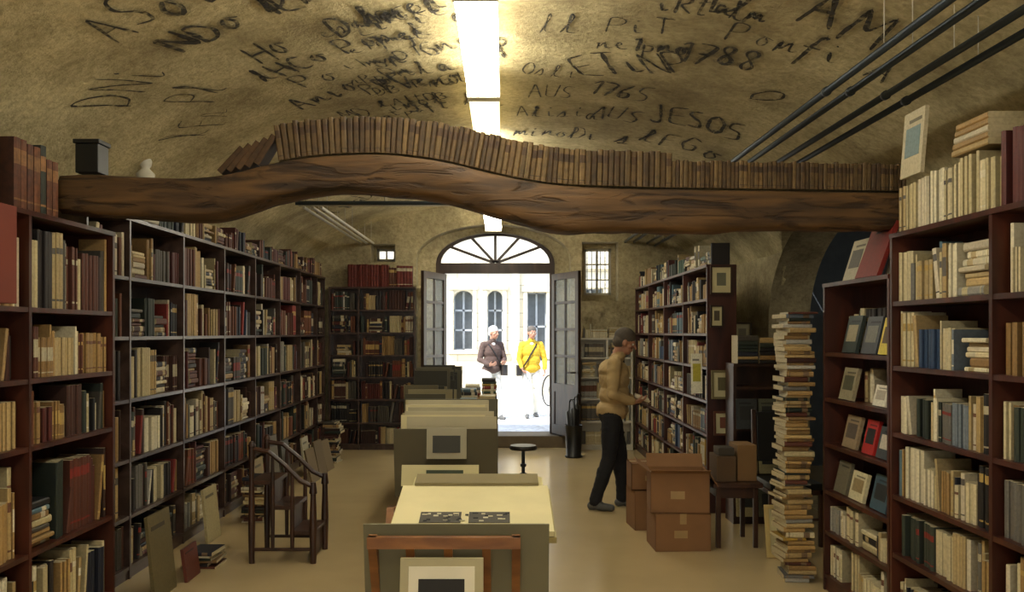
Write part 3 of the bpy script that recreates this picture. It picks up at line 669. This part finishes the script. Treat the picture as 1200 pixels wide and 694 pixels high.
for z in (.075, .445, .825):
    for k in range(3): cover(bb, (2.0+k*.19, 7.30, z), X_, -Y_, .175, .26, .03, .12, j(rng.choice([C(150, 140, 100), C(90, 90, 70), C(50, 52, 50), C(170, 156, 110)])), j(C(40, 40, 36)))
for z0, zt in ((1.385, 1.62),):
    for k in range(3):
        hh = z0
        while hh < zt-.02: t = rng.uniform(.025, .05); bb.book((2.01+k*.19, 7.32, hh), Z, -Y_, X_, t, .175, .2, j(rng.choice(tan+darkc)), None); hh += t
bb.build('photo_albums', M_book)
table('side_table', 1.60, 1.98, 6.5, 6.95, .5, M_dwood, .035)
mb = MB(); mb.box(1.64, 1.79, 6.56, 6.8, .502, .70, C(84, 62, 36)); mb.box(1.81, 1.96, 6.6, 6.85, .502, .78, C(124, 92, 52)); mb.box(1.66, 1.78, 6.58, 6.75, .702, .76, C(60, 52, 40)); mb.build('archive_boxes', M_board, bevel=.004)
def frame(name, o, u, up, w, h, fc, ac, bw=.03):
    o, u, up = V(o), V(u).normalized(), V(up).normalized(); nn = u.cross(up); mb = MB()
    for (a, b, c, d) in ((0, w, 0, bw), (0, w, h-bw, h), (0, bw, bw, h-bw), (w-bw, w, bw, h-bw)): mb.hexa(o+u*a+up*c, u*(b-a), up*(d-c), nn*.022, fc)
    mb.hexa(o+u*bw+up*bw, u*(w-2*bw), up*(h-2*bw), nn*.008, C(206, 196, 150)); mb.hexa(o+u*w*.3+up*h*.3+nn*.008, u*w*.42, up*h*.45, nn*.002, ac)
    return mb.build(name, M_board)
frame('framed_picture', (1.93, 6.26, 0), X_, (0, .2, 1), .29, .38, C(196, 172, 110), C(56, 56, 46))
frame('framed_picture', (1.88, 7.77, 2.0), X_, Z, .2, .26, C(60, 40, 24), C(110, 110, 90), .015)
frame('framed_picture', (1.88, 7.77, 1.7), X_, Z, .12, .2, C(50, 36, 24), C(90, 80, 60), .015)
frame('framed_picture', (1.88, 7.72, 1.05), X_, (0, .05, 1), .2, .26, C(120, 108, 70), C(100, 92, 60), .02)
frame('framed_picture', (1.9, 7.72, .72), X_, (0, .05, 1), .19, .22, C(90, 50, 30), C(120, 70, 50), .02)
frame('framed_picture', (2.5, 9.3, 1.5), X_, (0, .05, 1), .2, .26, C(60, 44, 24), C(150, 140, 110), .015)
mb = MB(); mb.box(2.42, 2.88, 8.7, 9.15, 0, 1.45); mb.box(2.39, 2.9, 8.67, 9.17, 1.45, 1.49); mb.box(2.44, 2.64, 8.685, 8.7, .08, 1.4); mb.box(2.66, 2.86, 8.685, 8.7, .08, 1.4); mb.tube([(2.625, 8.68, .75), (2.625, 8.66, .75)], .012, 8); mb.tube([(2.675, 8.68, .75), (2.675, 8.66, .75)], .012, 8)
mb.build('cupboard', M_dwood, attr=False, bevel=.004)
mb = MB(); x0, x1, y0, y1 = 2.04, 2.46, 6.55, 6.98
for a in (x0, x1-.035):
    mb.box(a, a+.035, y0, y0+.035, 0, .44); mb.hexa((a, y1-.035, 0), (.035, 0, 0), (0, .035, 0), (0, .06, 1.02))
mb.box(x0, x1, y0, y1, .40, .44); mb.box(x0+.01, x1-.01, y0+.0, y1-.03, .44, .49, mi=1); mb.hexa((x0+.035, y1-.01, .6), (x1-x0-.07, 0, 0), (0, .03, 0), (0, .025, .4), mi=1); mb.box(x0+.02, x1-.02, y0+.01, y0+.03, .2, .22)
mb.build('upholstered_chair', [M_dwood, M_black], attr=False, bevel=.006)
bb = MB(); cover(bb, (1.70, 7.72, 1.1), X_, -Y_, .1, .36, .01, .03, C(240, 236, 210), C(190, 180, 60)); bb.build('light_patch_poster', M_book)  # poster coloured near-white to stand in for bright light here
shelf_unit('postcard_rack', (1.06, 12.0, 0), X_, -Y_, [.4, .36], .16, [.05, .38, .7, 1.0, 1.28], 1.55, P_grey, M_frame_w, hr=(.5, .85), tr=(.02, .07), stack=.3, topfill=.22)
# portfolios leaning on left shelves
bb = MB()
for (x, y, w, h, lean, c) in ((-2.24, 5.2, .34, .52, .10, C(100, 88, 54)), (-2.2, 5.62, .24, .22, .14, C(96, 44, 28)), (-2.42, 8.0, .3, .45, .1, C(140, 120, 74)), (-2.42, 8.5, .36, .6, .1, C(90, 80, 56)), (-2.42, 9.0, .3, .5, .1, C(70, 66, 50)), (-2.42, 9.9, .3, .42, .1, C(190, 180, 150)), (-2.42, 6.65, .3, .42, .1, C(170, 156, 112))):
    cover(bb, (x+.12, y, .003), Y_, X_, w, h, .02, lean, c, None)
bb.build('leaning_portfolios', M_book)
bb = MB()
for k in range(3): bb.hexa((-2.1, 9.3+.4*k, 0.003), (.02, 0, 0), (.02, .3, 0), (-.08, 0, .36+.04*(k % 2)), j(C(110, 92, 62)))
bb.build('canvas_boards', M_board)
for nme, x, y, top in (('book_stack', -2.26, 7.4, .38), ('book_stack', -2.2, 5.95, .12), ('book_stack', -2.28, 10.8, .5)): book_tower(nme, x, y, .2, .24, top, leather+tan+cream+darkc)
mb = MB(); mb.box(-2.3, -2.12, 3.5, 3.72, 1.776, 2.2, C(110, 46, 28)); mb.build('box_file', M_board, bevel=.004)

# ---------------------------------------------------------------- exterior
mb = MB(); mb.box(-14, 14, 12.75, 22.2, -.1, .03); mb.build('street', M_stone, attr=False)
m, nt, b = newmat('facade_stone'); L = nt.links.new; M_fac = m
tc = nt.nodes.new('ShaderNodeTexCoord'); br = nt.nodes.new('ShaderNodeTexBrick')
br.inputs['Scale'].default_value = 1.0; br.inputs['Brick Width'].default_value = .8; br.inputs['Row Height'].default_value = .36; br.inputs['Mortar Size'].default_value = .01
br.inputs['Color1'].default_value = C(212, 204, 182); br.inputs['Color2'].default_value = C(196, 188, 164); br.inputs['Mortar'].default_value = C(160, 150, 126)
L(tc.outputs['Object'], br.inputs['Vector']); L(br.outputs['Color'], b.inputs['Base Color']); b.inputs['Roughness'].default_value = .9
M_trimst = plaster('dressed_stone', C(176, 166, 140), C(206, 198, 174), .4, 8)
hol = [(-1.3, -.8, 1.2, 2.75), (-.42, -.02, 1.2, 2.75), (.62, 1.12, .031, 2.7), (-3.2, -2.5, 1.2, 2.8), (2.0, 2.6, 1.2, 2.8), (-1.3, -.6, 4.4, 6.2), (.6, 1.3, 4.4, 6.2)]
curve_slab('facade', [(-14, 0), (14, 0), (14, 9), (-14, 9)], [rect(*h) if i > 1 else arch(h[0], h[1], h[2], h[3]-.2, h[3]) for i, h in enumerate(hol)], .5, M_fac, Matrix.Translation((0, 22.5, 0)) @ RX)
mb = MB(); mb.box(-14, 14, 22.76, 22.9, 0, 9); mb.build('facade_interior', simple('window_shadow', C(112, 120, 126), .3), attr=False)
mb = MB()
for x0, x1, z0, z1 in hol:
    mb.box(x0-.1, x0, 22.18, 22.3, z0, z1+.1); mb.box(x1, x1+.1, 22.18, 22.3, z0, z1+.1); mb.box(x0-.14, x1+.14, 22.15, 22.3, z1+.02, z1+.14)
    if z0 > .1: mb.box(x0-.14, x1+.14, 22.1, 22.3, z0-.1, z0)
mb.box(-14, 14, 22.1, 22.25, 3.3, 3.55); mb.box(-14, 14, 22.15, 22.25, .03, .9)
for xx in (-1.75, .32, 1.6): mb.box(xx-.1, xx+.1, 22.12, 22.25, .9, 3.3)
mb.build('stone_window_trim', M_trimst, attr=False)
mb = MB()
for x0, x1, z0, z1 in hol[:6]:
    for k in range(3): xx = x0+(x1-x0)*k/2; mb.box(xx-.025, xx+.025, 22.5, 22.55, z0, z1)
    for k in range(4): zz = z0+(z1-z0)*k/3; mb.box(x0, x1, 22.5, 22.55, zz-.025, zz+.025)
mb.build('facade_window_frames', simple('shutter_grey', C(150, 156, 160), .6), attr=False)

# bicycle parked in the street
mb = MB(); bx0, by_ = 1.0, 18.6; wz = .39
def wheel(cx_, cy_, cz, r_):
    mb.tube([(cx_+r_*.5*math.sin(k*math.pi/12), cy_-0+r_*.86*math.sin(k*math.pi/12), cz+r_*math.cos(k*math.pi/12)) for k in range(25)], .018, 6)
    for k in range(6):
        a = k*math.pi/6; d = V((.5*math.sin(a), .86*math.sin(a), math.cos(a)))*r_; mb.tube([V((cx_, cy_, cz))-d, V((cx_, cy_, cz))+d], .004, 4)
wheel(bx0, by_, wz, .33); wheel(bx0+.52, by_+.9, wz, .33)
A_, B_ = V((bx0, by_, wz)), V((bx0+.52, by_+.9, wz)); D_ = B_-A_
for p, q in ((A_, A_+D_*.12+Z*.55), (A_+D_*.12+Z*.5, A_+D_*.55-Z*.05), (A_+D_*.12+Z*.52, A_+D_*.68+Z*.5), (A_+D_*.55-Z*.05, A_+D_*.7+Z*.62), (A_+D_*.55-Z*.05, B_), (A_+D_*.68+Z*.45, B_)): mb.tube([p, q], .016, 6)
hb_ = A_+D_*.12+Z*.66; mb.tube([A_+D_*.12+Z*.5, hb_], .014, 6); mb.tube([hb_+V((-.25, .14, 0)), hb_+V((.25, -.14, 0))], .014, 6); mb.tube([A_+D_*.66+Z*.63, A_+D_*.76+Z*.63], [.05, .08], 8)
mb.build('bicycle', M_black, attr=False)

# ---------------------------------------------------------------- people
def human(name, loc, heading, J, cols, lean=0.0, headpitch=0.0, headyaw=0.0, voxel=.006, extras=None, hs=1.0, fat=1.0):
    P = []
    def cap(a, b, ra, rb, l): P.append(('c', V(a), V(b), ra, rb, l))
    def ell(c, r, l, R=None): P.append(('e', V(c), V(r), R or Matrix.Identity(3), l))
    up = lambda p: V((p[0]+lean*(max(p[2], .92)-.92), p[1], p[2]-.25*lean*lean*(max(p[2], .92)-.92)))
    T, K, S, H, SH, SO = 'trousers', 'jacket', 'skin', 'hair', 'shirt', 'shoes'
    ell((-.01, 0, .93), (.12, .165, .12), T); ell((-.045, .06, .9), (.085, .085, .1), T); ell((-.045, -.06, .9), (.085, .085, .1), T)
    RL = Matrix.Rotation(lean, 3, 'Y')
    ell(up((0, 0, .95)), (.137*fat, .185, .12), K, RL); ell(up((.01, 0, 1.09)), (.13*fat, .175, .17), K, RL); ell(up((.0, 0, 1.26)), (.132*fat, .185, .18), K, RL)
    ell(up((-.03, 0, 1.33)), (.115*fat, .18, .11), K, RL)
    cap(up((-.01, .145, 1.385)), up((-.01, -.145, 1.385)), .07, .07, K)
    cap(up((0, .06, 1.42)), up((0, -.06, 1.42)), .06, .06, K)
    cap(up((.0, 0, 1.42)), up((.025, 0, 1.47)), .068, .064, K)
    if cols.get('shirt'): cap(up((.045, 0, 1.36)), up((.05, 0, 1.455)), .05, .03, SH)
    cap(up((.0, 0, 1.43)), up((.03, 0, 1.54)), .055, .052, S)
    for sd in (1, -1):
        A = J['arm_l' if sd > 0 else 'arm_r']; sh = up((-.01, sd*.175, 1.385)); el, wr = V(A[0]), V(A[1])
        cap(sh, el, .068*fat**.5, .053, K); cap(el, el.lerp(wr, .88), .053, .042, K); cap(el.lerp(wr, .8), wr, .03, .027, S)
        f = V(A[2]).normalized(); pn = V(A[3]); pn = (pn-f*pn.dot(f)).normalized(); s_ = V(A[4]); s_ = (s_-f*s_.dot(f)-pn*s_.dot(pn)).normalized(); cu = A[5]
        for off, ln in ((.031, .07), (.0105, .079), (-.0105, .073), (-.031, .057)):
            kn = wr+f*.088+s_*off; cap(wr+f*.01+s_*off*.5, kn, .015, .0115, S)
            p = kn; d = f.copy()
            for q, seg in enumerate((.45, .32, .23)):
                a = cu*(q+1)*.8; d = f*math.cos(a)+pn*math.sin(a)+s_*(off*1.2); q2 = p+d.normalized()*ln*seg; cap(p, q2, .0098-q*.0008, .009-q*.0008, S); p = q2
        t0 = wr+f*.025+s_*.026; t1 = t0+(f*.6+s_*.75+pn*.3).normalized()*.038; t2 = t1+(f*.85+s_*.2+pn*.6).normalized()*.032; cap(t0, t1, .0135, .011, S); cap(t1, t2, .011, .0088, S)
        G = J['leg_l' if sd > 0 else 'leg_r']; hp = V((-.005, sd*.09, .9)); kn, an, fd = V(G[0]), V(G[1]), V(G[2]).normalized()
        cap(hp, kn, .098, .072, T); cap(kn, an+Z*.0, .07, .058, T)
        m_ = kn.lerp(an, .3)-fd*.018; cap(m_, kn.lerp(an, .55), .06, .054, T)
        he = V((an.x, an.y, .04))-fd*.04
        cap(he, he+fd*.09+Z*.012, .038, .04, SO); cap(he+fd*.08, he+fd*.2-Z*.006, .041, .032, SO); cap(an, he+fd*.05+Z*.02, .042, .04, SO)
    hb = up((.03, 0, 1.54)); R = Matrix.Rotation(headyaw, 3, 'Z') @ Matrix.Rotation(headpitch, 3, 'Y')
    hc = hb+R @ V((.028, 0, .075)); hp_ = lambda x, y, z: hc+R @ V((x, y, z))
    ell(hc+R @ V((-.008, 0, .02)), (.094, .075, .094), S, R); ell(hp_(.03, 0, -.045), (.062, .056, .07), S, R); ell(hp_(.055, 0, -.085), (.03, .03, .022), S, R)
    cap(hp_(.088, 0, .012), hp_(.112, 0, -.026), .009, .014, S); cap(hp_(.082, .035, .026), hp_(.082, -.035, .026), .012, .012, S)
    cap(hp_(.088, .02, -.055), hp_(.088, -.02, -.055), .009, .009, 'lips'); 
    for sd in (1, -1): ell(hp_(0, sd*.078, -.008), (.02, .01, .032), S, R); cap(hp_(.06, sd*.045, -.02), hp_(.05, sd*.05, -.03), .02, .018, S)
    ell(hp_(-.018, 0, .054), (.104, .088, .088), H, R); ell(hp_(-.05, 0, -.005), (.07, .082, .075), H, R)
    bm = bmesh.new()
    for p in P:
        if p[0] == 'c':
            _, a, b, ra, rb, l = p; sub = 2 if max(ra, rb) < .03 else 3
            bmesh.ops.create_icosphere(bm, subdivisions=sub, radius=ra, matrix=Matrix.Translation(a)); bmesh.ops.create_icosphere(bm, subdivisions=sub, radius=rb, matrix=Matrix.Translation(b))
            d = b-a
            if d.length > .002:
                q = d.to_track_quat('Z', 'Y').to_matrix().to_4x4()
                bmesh.ops.create_cone(bm, cap_ends=True, segments=20, radius1=ra*.995, radius2=rb*.995, depth=d.length, matrix=Matrix.Translation((a+b)/2) @ q)
        else:
            _, c, r, R_, l = p
            bmesh.ops.create_icosphere(bm, subdivisions=3, radius=1, matrix=Matrix.Translation(c) @ R_.to_4x4() @ Matrix.Diagonal((*r, 1)))
    me = bpy.data.meshes.new('tmp'); bm.to_mesh(me); bm.free()
    ob = bpy.data.objects.new('tmp', me); SC.objects.link(ob)
    md = ob.modifiers.new('r', 'REMESH'); md.mode = 'VOXEL'; md.voxel_size = voxel; md.use_smooth_shade = True
    md = ob.modifiers.new('s', 'SMOOTH'); md.factor = .5; md.iterations = 2
    dg = bpy.context.evaluated_depsgraph_get(); body = bpy.data.meshes.new_from_object(ob.evaluated_get(dg)); bpy.data.objects.remove(ob)
    n = len(body.vertices); co = np.empty(n*3); body.vertices.foreach_get('co', co); co = co.reshape(-1, 3)
    labels = list(cols.keys()); labels = [l for l in labels if cols[l]]
    D = []
    L_ = []
    for p in P:
        l = p[-1]
        if p[0] == 'c':
            a, b = np.array(p[1]), np.array(p[2]); d = b-a; t = np.clip(((co-a) @ d)/max(d @ d, 1e-9), 0, 1); dist = np.linalg.norm(co-(a+t[:, None]*d), axis=1)-(p[3]+(p[4]-p[3])*t)
        else:
            q = (co-np.array(p[1])) @ np.array(p[3]); r = np.array(p[2]); k = np.linalg.norm(q/r, axis=1); dist = (k-1)*r.min()
        D.append(dist); L_.append(labels.index(l) if l in labels else labels.index('skin'))
    lab = np.array(L_)[np.argmin(np.array(D), axis=0)]
    nrm = np.empty(n*3); body.vertices.foreach_get('normal', nrm); nrm = nrm.reshape(-1, 3)
    for i in range(n):
        l = labels[lab[i]]
        if l in ('jacket', 'trousers'):
            c = co[i]; co[i] = c+nrm[i]*(.009*noise.noise(V((c[0]*9, c[1]*9, c[2]*(16 if l == 'jacket' else 8))))+.004*noise.noise(V((c[0]*24, c[1]*24, c[2]*30))))
    body.vertices.foreach_set('co', co.ravel())
    me2 = body; me2.materials.clear()
    for l in labels: me2.materials.append(cols[l])
    mi = [int(np.bincount([lab[v] for v in pl.vertices]).argmax()) for pl in me2.polygons]
    me2.polygons.foreach_set('material_index', mi); me2.polygons.foreach_set('use_smooth', [True]*len(mi))
    root = bpy.data.objects.new(name, None); SC.objects.link(root); root.location = loc; root.rotation_euler = (0, 0, heading); root.scale = (hs,)*3
    bo = bpy.data.objects.new('body', me2); SC.objects.link(bo); bo.parent = root
    mb = MB()
    for sd in (1, -1):
        for rr, off, mi_ in ((.0125, .0, 0), (.007, .0075, 1)):
            c = hp_(.078+off, sd*.032, .004); mb.tube([c+V((0, 0, -rr)), c+V((0, 0, -rr*.6)), c, c+V((0, 0, rr*.6)), c+V((0, 0, rr))], [.001, rr*.8, rr, rr*.8, .001], 8, mi=mi_)
    e = mb.build('eyes', [M_frame_w, M_black], parent=root, attr=False); 
    for v in e.data.vertices: v.co += V(root.location)
    if extras:
        mb = MB(); extras(mb, up)
        o2 = mb.build('carried_items', [M_book, M_black, M_dwood]); o2.parent = root
    return root
skin = simple('skin', C(170, 122, 96), .55, var=.06); grey = simple('grey_hair', C(84, 76, 66), .8, var=.3, scale=60); white = simple('white_hair', C(190, 186, 178), .8, var=.2, scale=60)
lips = simple('lips', C(150, 90, 76), .5, var=.05)
khaki = simple('khaki_jacket', C(176, 150, 104), .85, var=.14, scale=12, bump=.4); navy = simple('dark_trousers', C(24, 24, 28), .85, var=.2); shoe = simple('grey_shoes', C(84, 84, 82), .6)
def held(mb, up):
    o = V((.215, -.06, 1.075)); mb.hexa(o, (.02, .0, .012), (0, .17, 0), (.13, 0, -.05), C(214, 200, 160)); mb.hexa(o+V((.0, 0, .012)), (.13, 0, -.05), (0, .17, 0), (.006, 0, .02), C(226, 216, 186))
    mb.hexa(o+V((0, 0, -.006)), (.15, 0, -.055), (0, .17, 0), (-.002, 0, -.006), C(120, 90, 50))
human('browsing_man', (1.02, 8.02, 0), -.12, dict(
    arm_r=((.0, -.25, 1.115), (.2, -.125, 1.035), (.8, .5, .05), (.1, .5, .85), (.5, -.3, .6), .5),
    arm_l=((.05, .24, 1.12), (.205, .15, 1.03), (.8, -.45, 0), (.1, -.5, .85), (.5, .3, .6), .5),
    leg_r=((-.03, -.1, .49), (-.16, -.11, .09), (1, -.25, 0)), leg_l=((.08, .09, .5), (.10, .1, .09), (1, .15, 0))),
    dict(trousers=navy, jacket=khaki, skin=skin, hair=grey, shirt=navy, shoes=shoe, lips=lips), lean=.07, headpitch=.33, voxel=.006, extras=held, hs=.975, fat=1.13)
yel = simple('yellow_jacket', C(196, 160, 36), .8, var=.1); wtr = simple('white_trousers', C(206, 204, 194), .8, var=.05); brn = simple('brown_shirt', C(80, 62, 54), .85, var=.2); tee = simple('white_tee', C(225, 225, 218), .8, var=.05)
def strap(mb, up):
    mb.tube([(.0, .12, 1.45), (.115, .07, 1.36), (.15, -.02, 1.22), (.15, -.1, 1.08), (.11, -.17, .96)], .014, 8, mi=1); mb.tube([(.0, .12, 1.45), (-.12, .05, 1.34), (-.14, -.08, 1.15), (-.05, -.19, .98)], .012, 8, mi=1)
    mb.hexa((-.06, -.29, .8), (.2, 0, 0), (0, .09, 0), (0, 0, .2), C(36, 34, 34), 0)
human('yellow_jacket_man', (.53, 16.3, .03), -math.pi/2+.1, dict(
    arm_r=((.03, -.24, 1.12), (.16, -.2, .95), (.6, .2, -.6), (.3, .8, .1), (.6, -.1, .6), .6), arm_l=((.0, .26, 1.12), (.12, .24, .92), (.5, 0, -.8), (0, -1, 0), (1, 0, .2), .5),
    leg_r=((.12, -.1, .5), (.14, -.1, .09), (1, -.1, 0)), leg_l=((.02, .1, .49), (-.16, .1, .1), (1, .1, 0))),
    dict(trousers=wtr, jacket=yel, skin=skin, hair=grey, shirt=tee, shoes=shoe, lips=lips), lean=.02, headyaw=.2, voxel=.009, extras=strap)
def bag(mb, up):
    mb.tube([(.0, -.12, 1.45), (.12, -.08, 1.36), (.15, .02, 1.2), (.1, .17, .98)], .012, 8, mi=1); mb.hexa((.0, .16, .82), (.17, 0, 0), (0, .09, 0), (0, 0, .2), C(50, 44, 40), 0)
human('white_haired_man', (-.22, 16.0, .03), -math.pi/2+.45, dict(
    arm_r=((.0, -.25, 1.12), (.17, -.12, 1.02), (.8, .5, .1), (.1, .6, .8), (.5, -.3, .6), .6), arm_l=((.04, .24, 1.12), (.22, .14, 1.05), (.8, -.4, 0), (0, -.5, .8), (.5, .3, .6), .6),
    leg_r=((.1, -.1, .5), (.02, -.1, .1), (1, -.1, 0)), leg_l=((.08, .1, .49), (.14, .1, .09), (1, .1, 0))),
    dict(trousers=wtr, jacket=brn, skin=skin, hair=white, shirt=tee, shoes=shoe, lips=lips), lean=.03, headyaw=.3, voxel=.009, extras=bag)

# ---------------------------------------------------------------- light & camera
sun = bpy.data.lights.new('sun', 'SUN'); sun.energy = 9.5; sun.angle = .01; sun.color = (1, .97, .93)
so = bpy.data.objects.new('sun', sun); SC.objects.link(so); so.rotation_euler = V((.45, .5, -.8)).to_track_quat('-Z', 'Y').to_euler(); so.location = (-5, 5, 12)
mb = MB()
for x in (-1.5, -.5, .5, 1.45): mb.box(x, x+.05, -3, -2.94, .9, 2.7)
for z in (.9, 1.8, 2.65): mb.box(-1.5, 1.5, -3, -2.95, z, z+.05)
mb.build('window_3', M_frame_w, attr=False)  # added frame on the solid front wall, dressing for the fill light
al = bpy.data.lights.new('added_front_fill', 'AREA'); al.shape = 'RECTANGLE'; al.size = 2.9; al.size_y = 1.7; al.energy = 62; al.color = (1, .96, .88)  # added fill light behind the camera; no window opening feeds it
ao = bpy.data.objects.new('added_front_fill', al); SC.objects.link(ao); ao.location = (0, -2.9, 1.8); ao.rotation_euler = (math.pi/2, 0, 0)
w = bpy.data.worlds.new('world'); bpy.context.scene.world = w; w.use_nodes = True; nt = w.node_tree
sk = nt.nodes.new('ShaderNodeTexSky'); sk.sky_type = 'NISHITA'; sk.sun_disc = False; sk.sun_elevation = math.radians(50); sk.sun_rotation = math.radians(200)
nt.links.new(sk.outputs[0], nt.nodes['Background'].inputs[0]); nt.nodes['Background'].inputs[1].default_value = .6
cam = bpy.data.cameras.new('camera'); cam.lens = 30; cam.sensor_width = 36; cam.sensor_fit = 'HORIZONTAL'; cam.shift_y = 43/1200; cam.shift_x = 10/1200
co = bpy.data.objects.new('camera', cam); SC.objects.link(co); co.location = (0, 0, 1.65); co.rotation_euler = (math.pi/2, 0, 0); cam.clip_start = .05
bpy.context.scene.camera = co
vs = bpy.context.scene.view_settings; vs.view_transform = 'Standard'; vs.look = 'None'; vs.exposure = 0
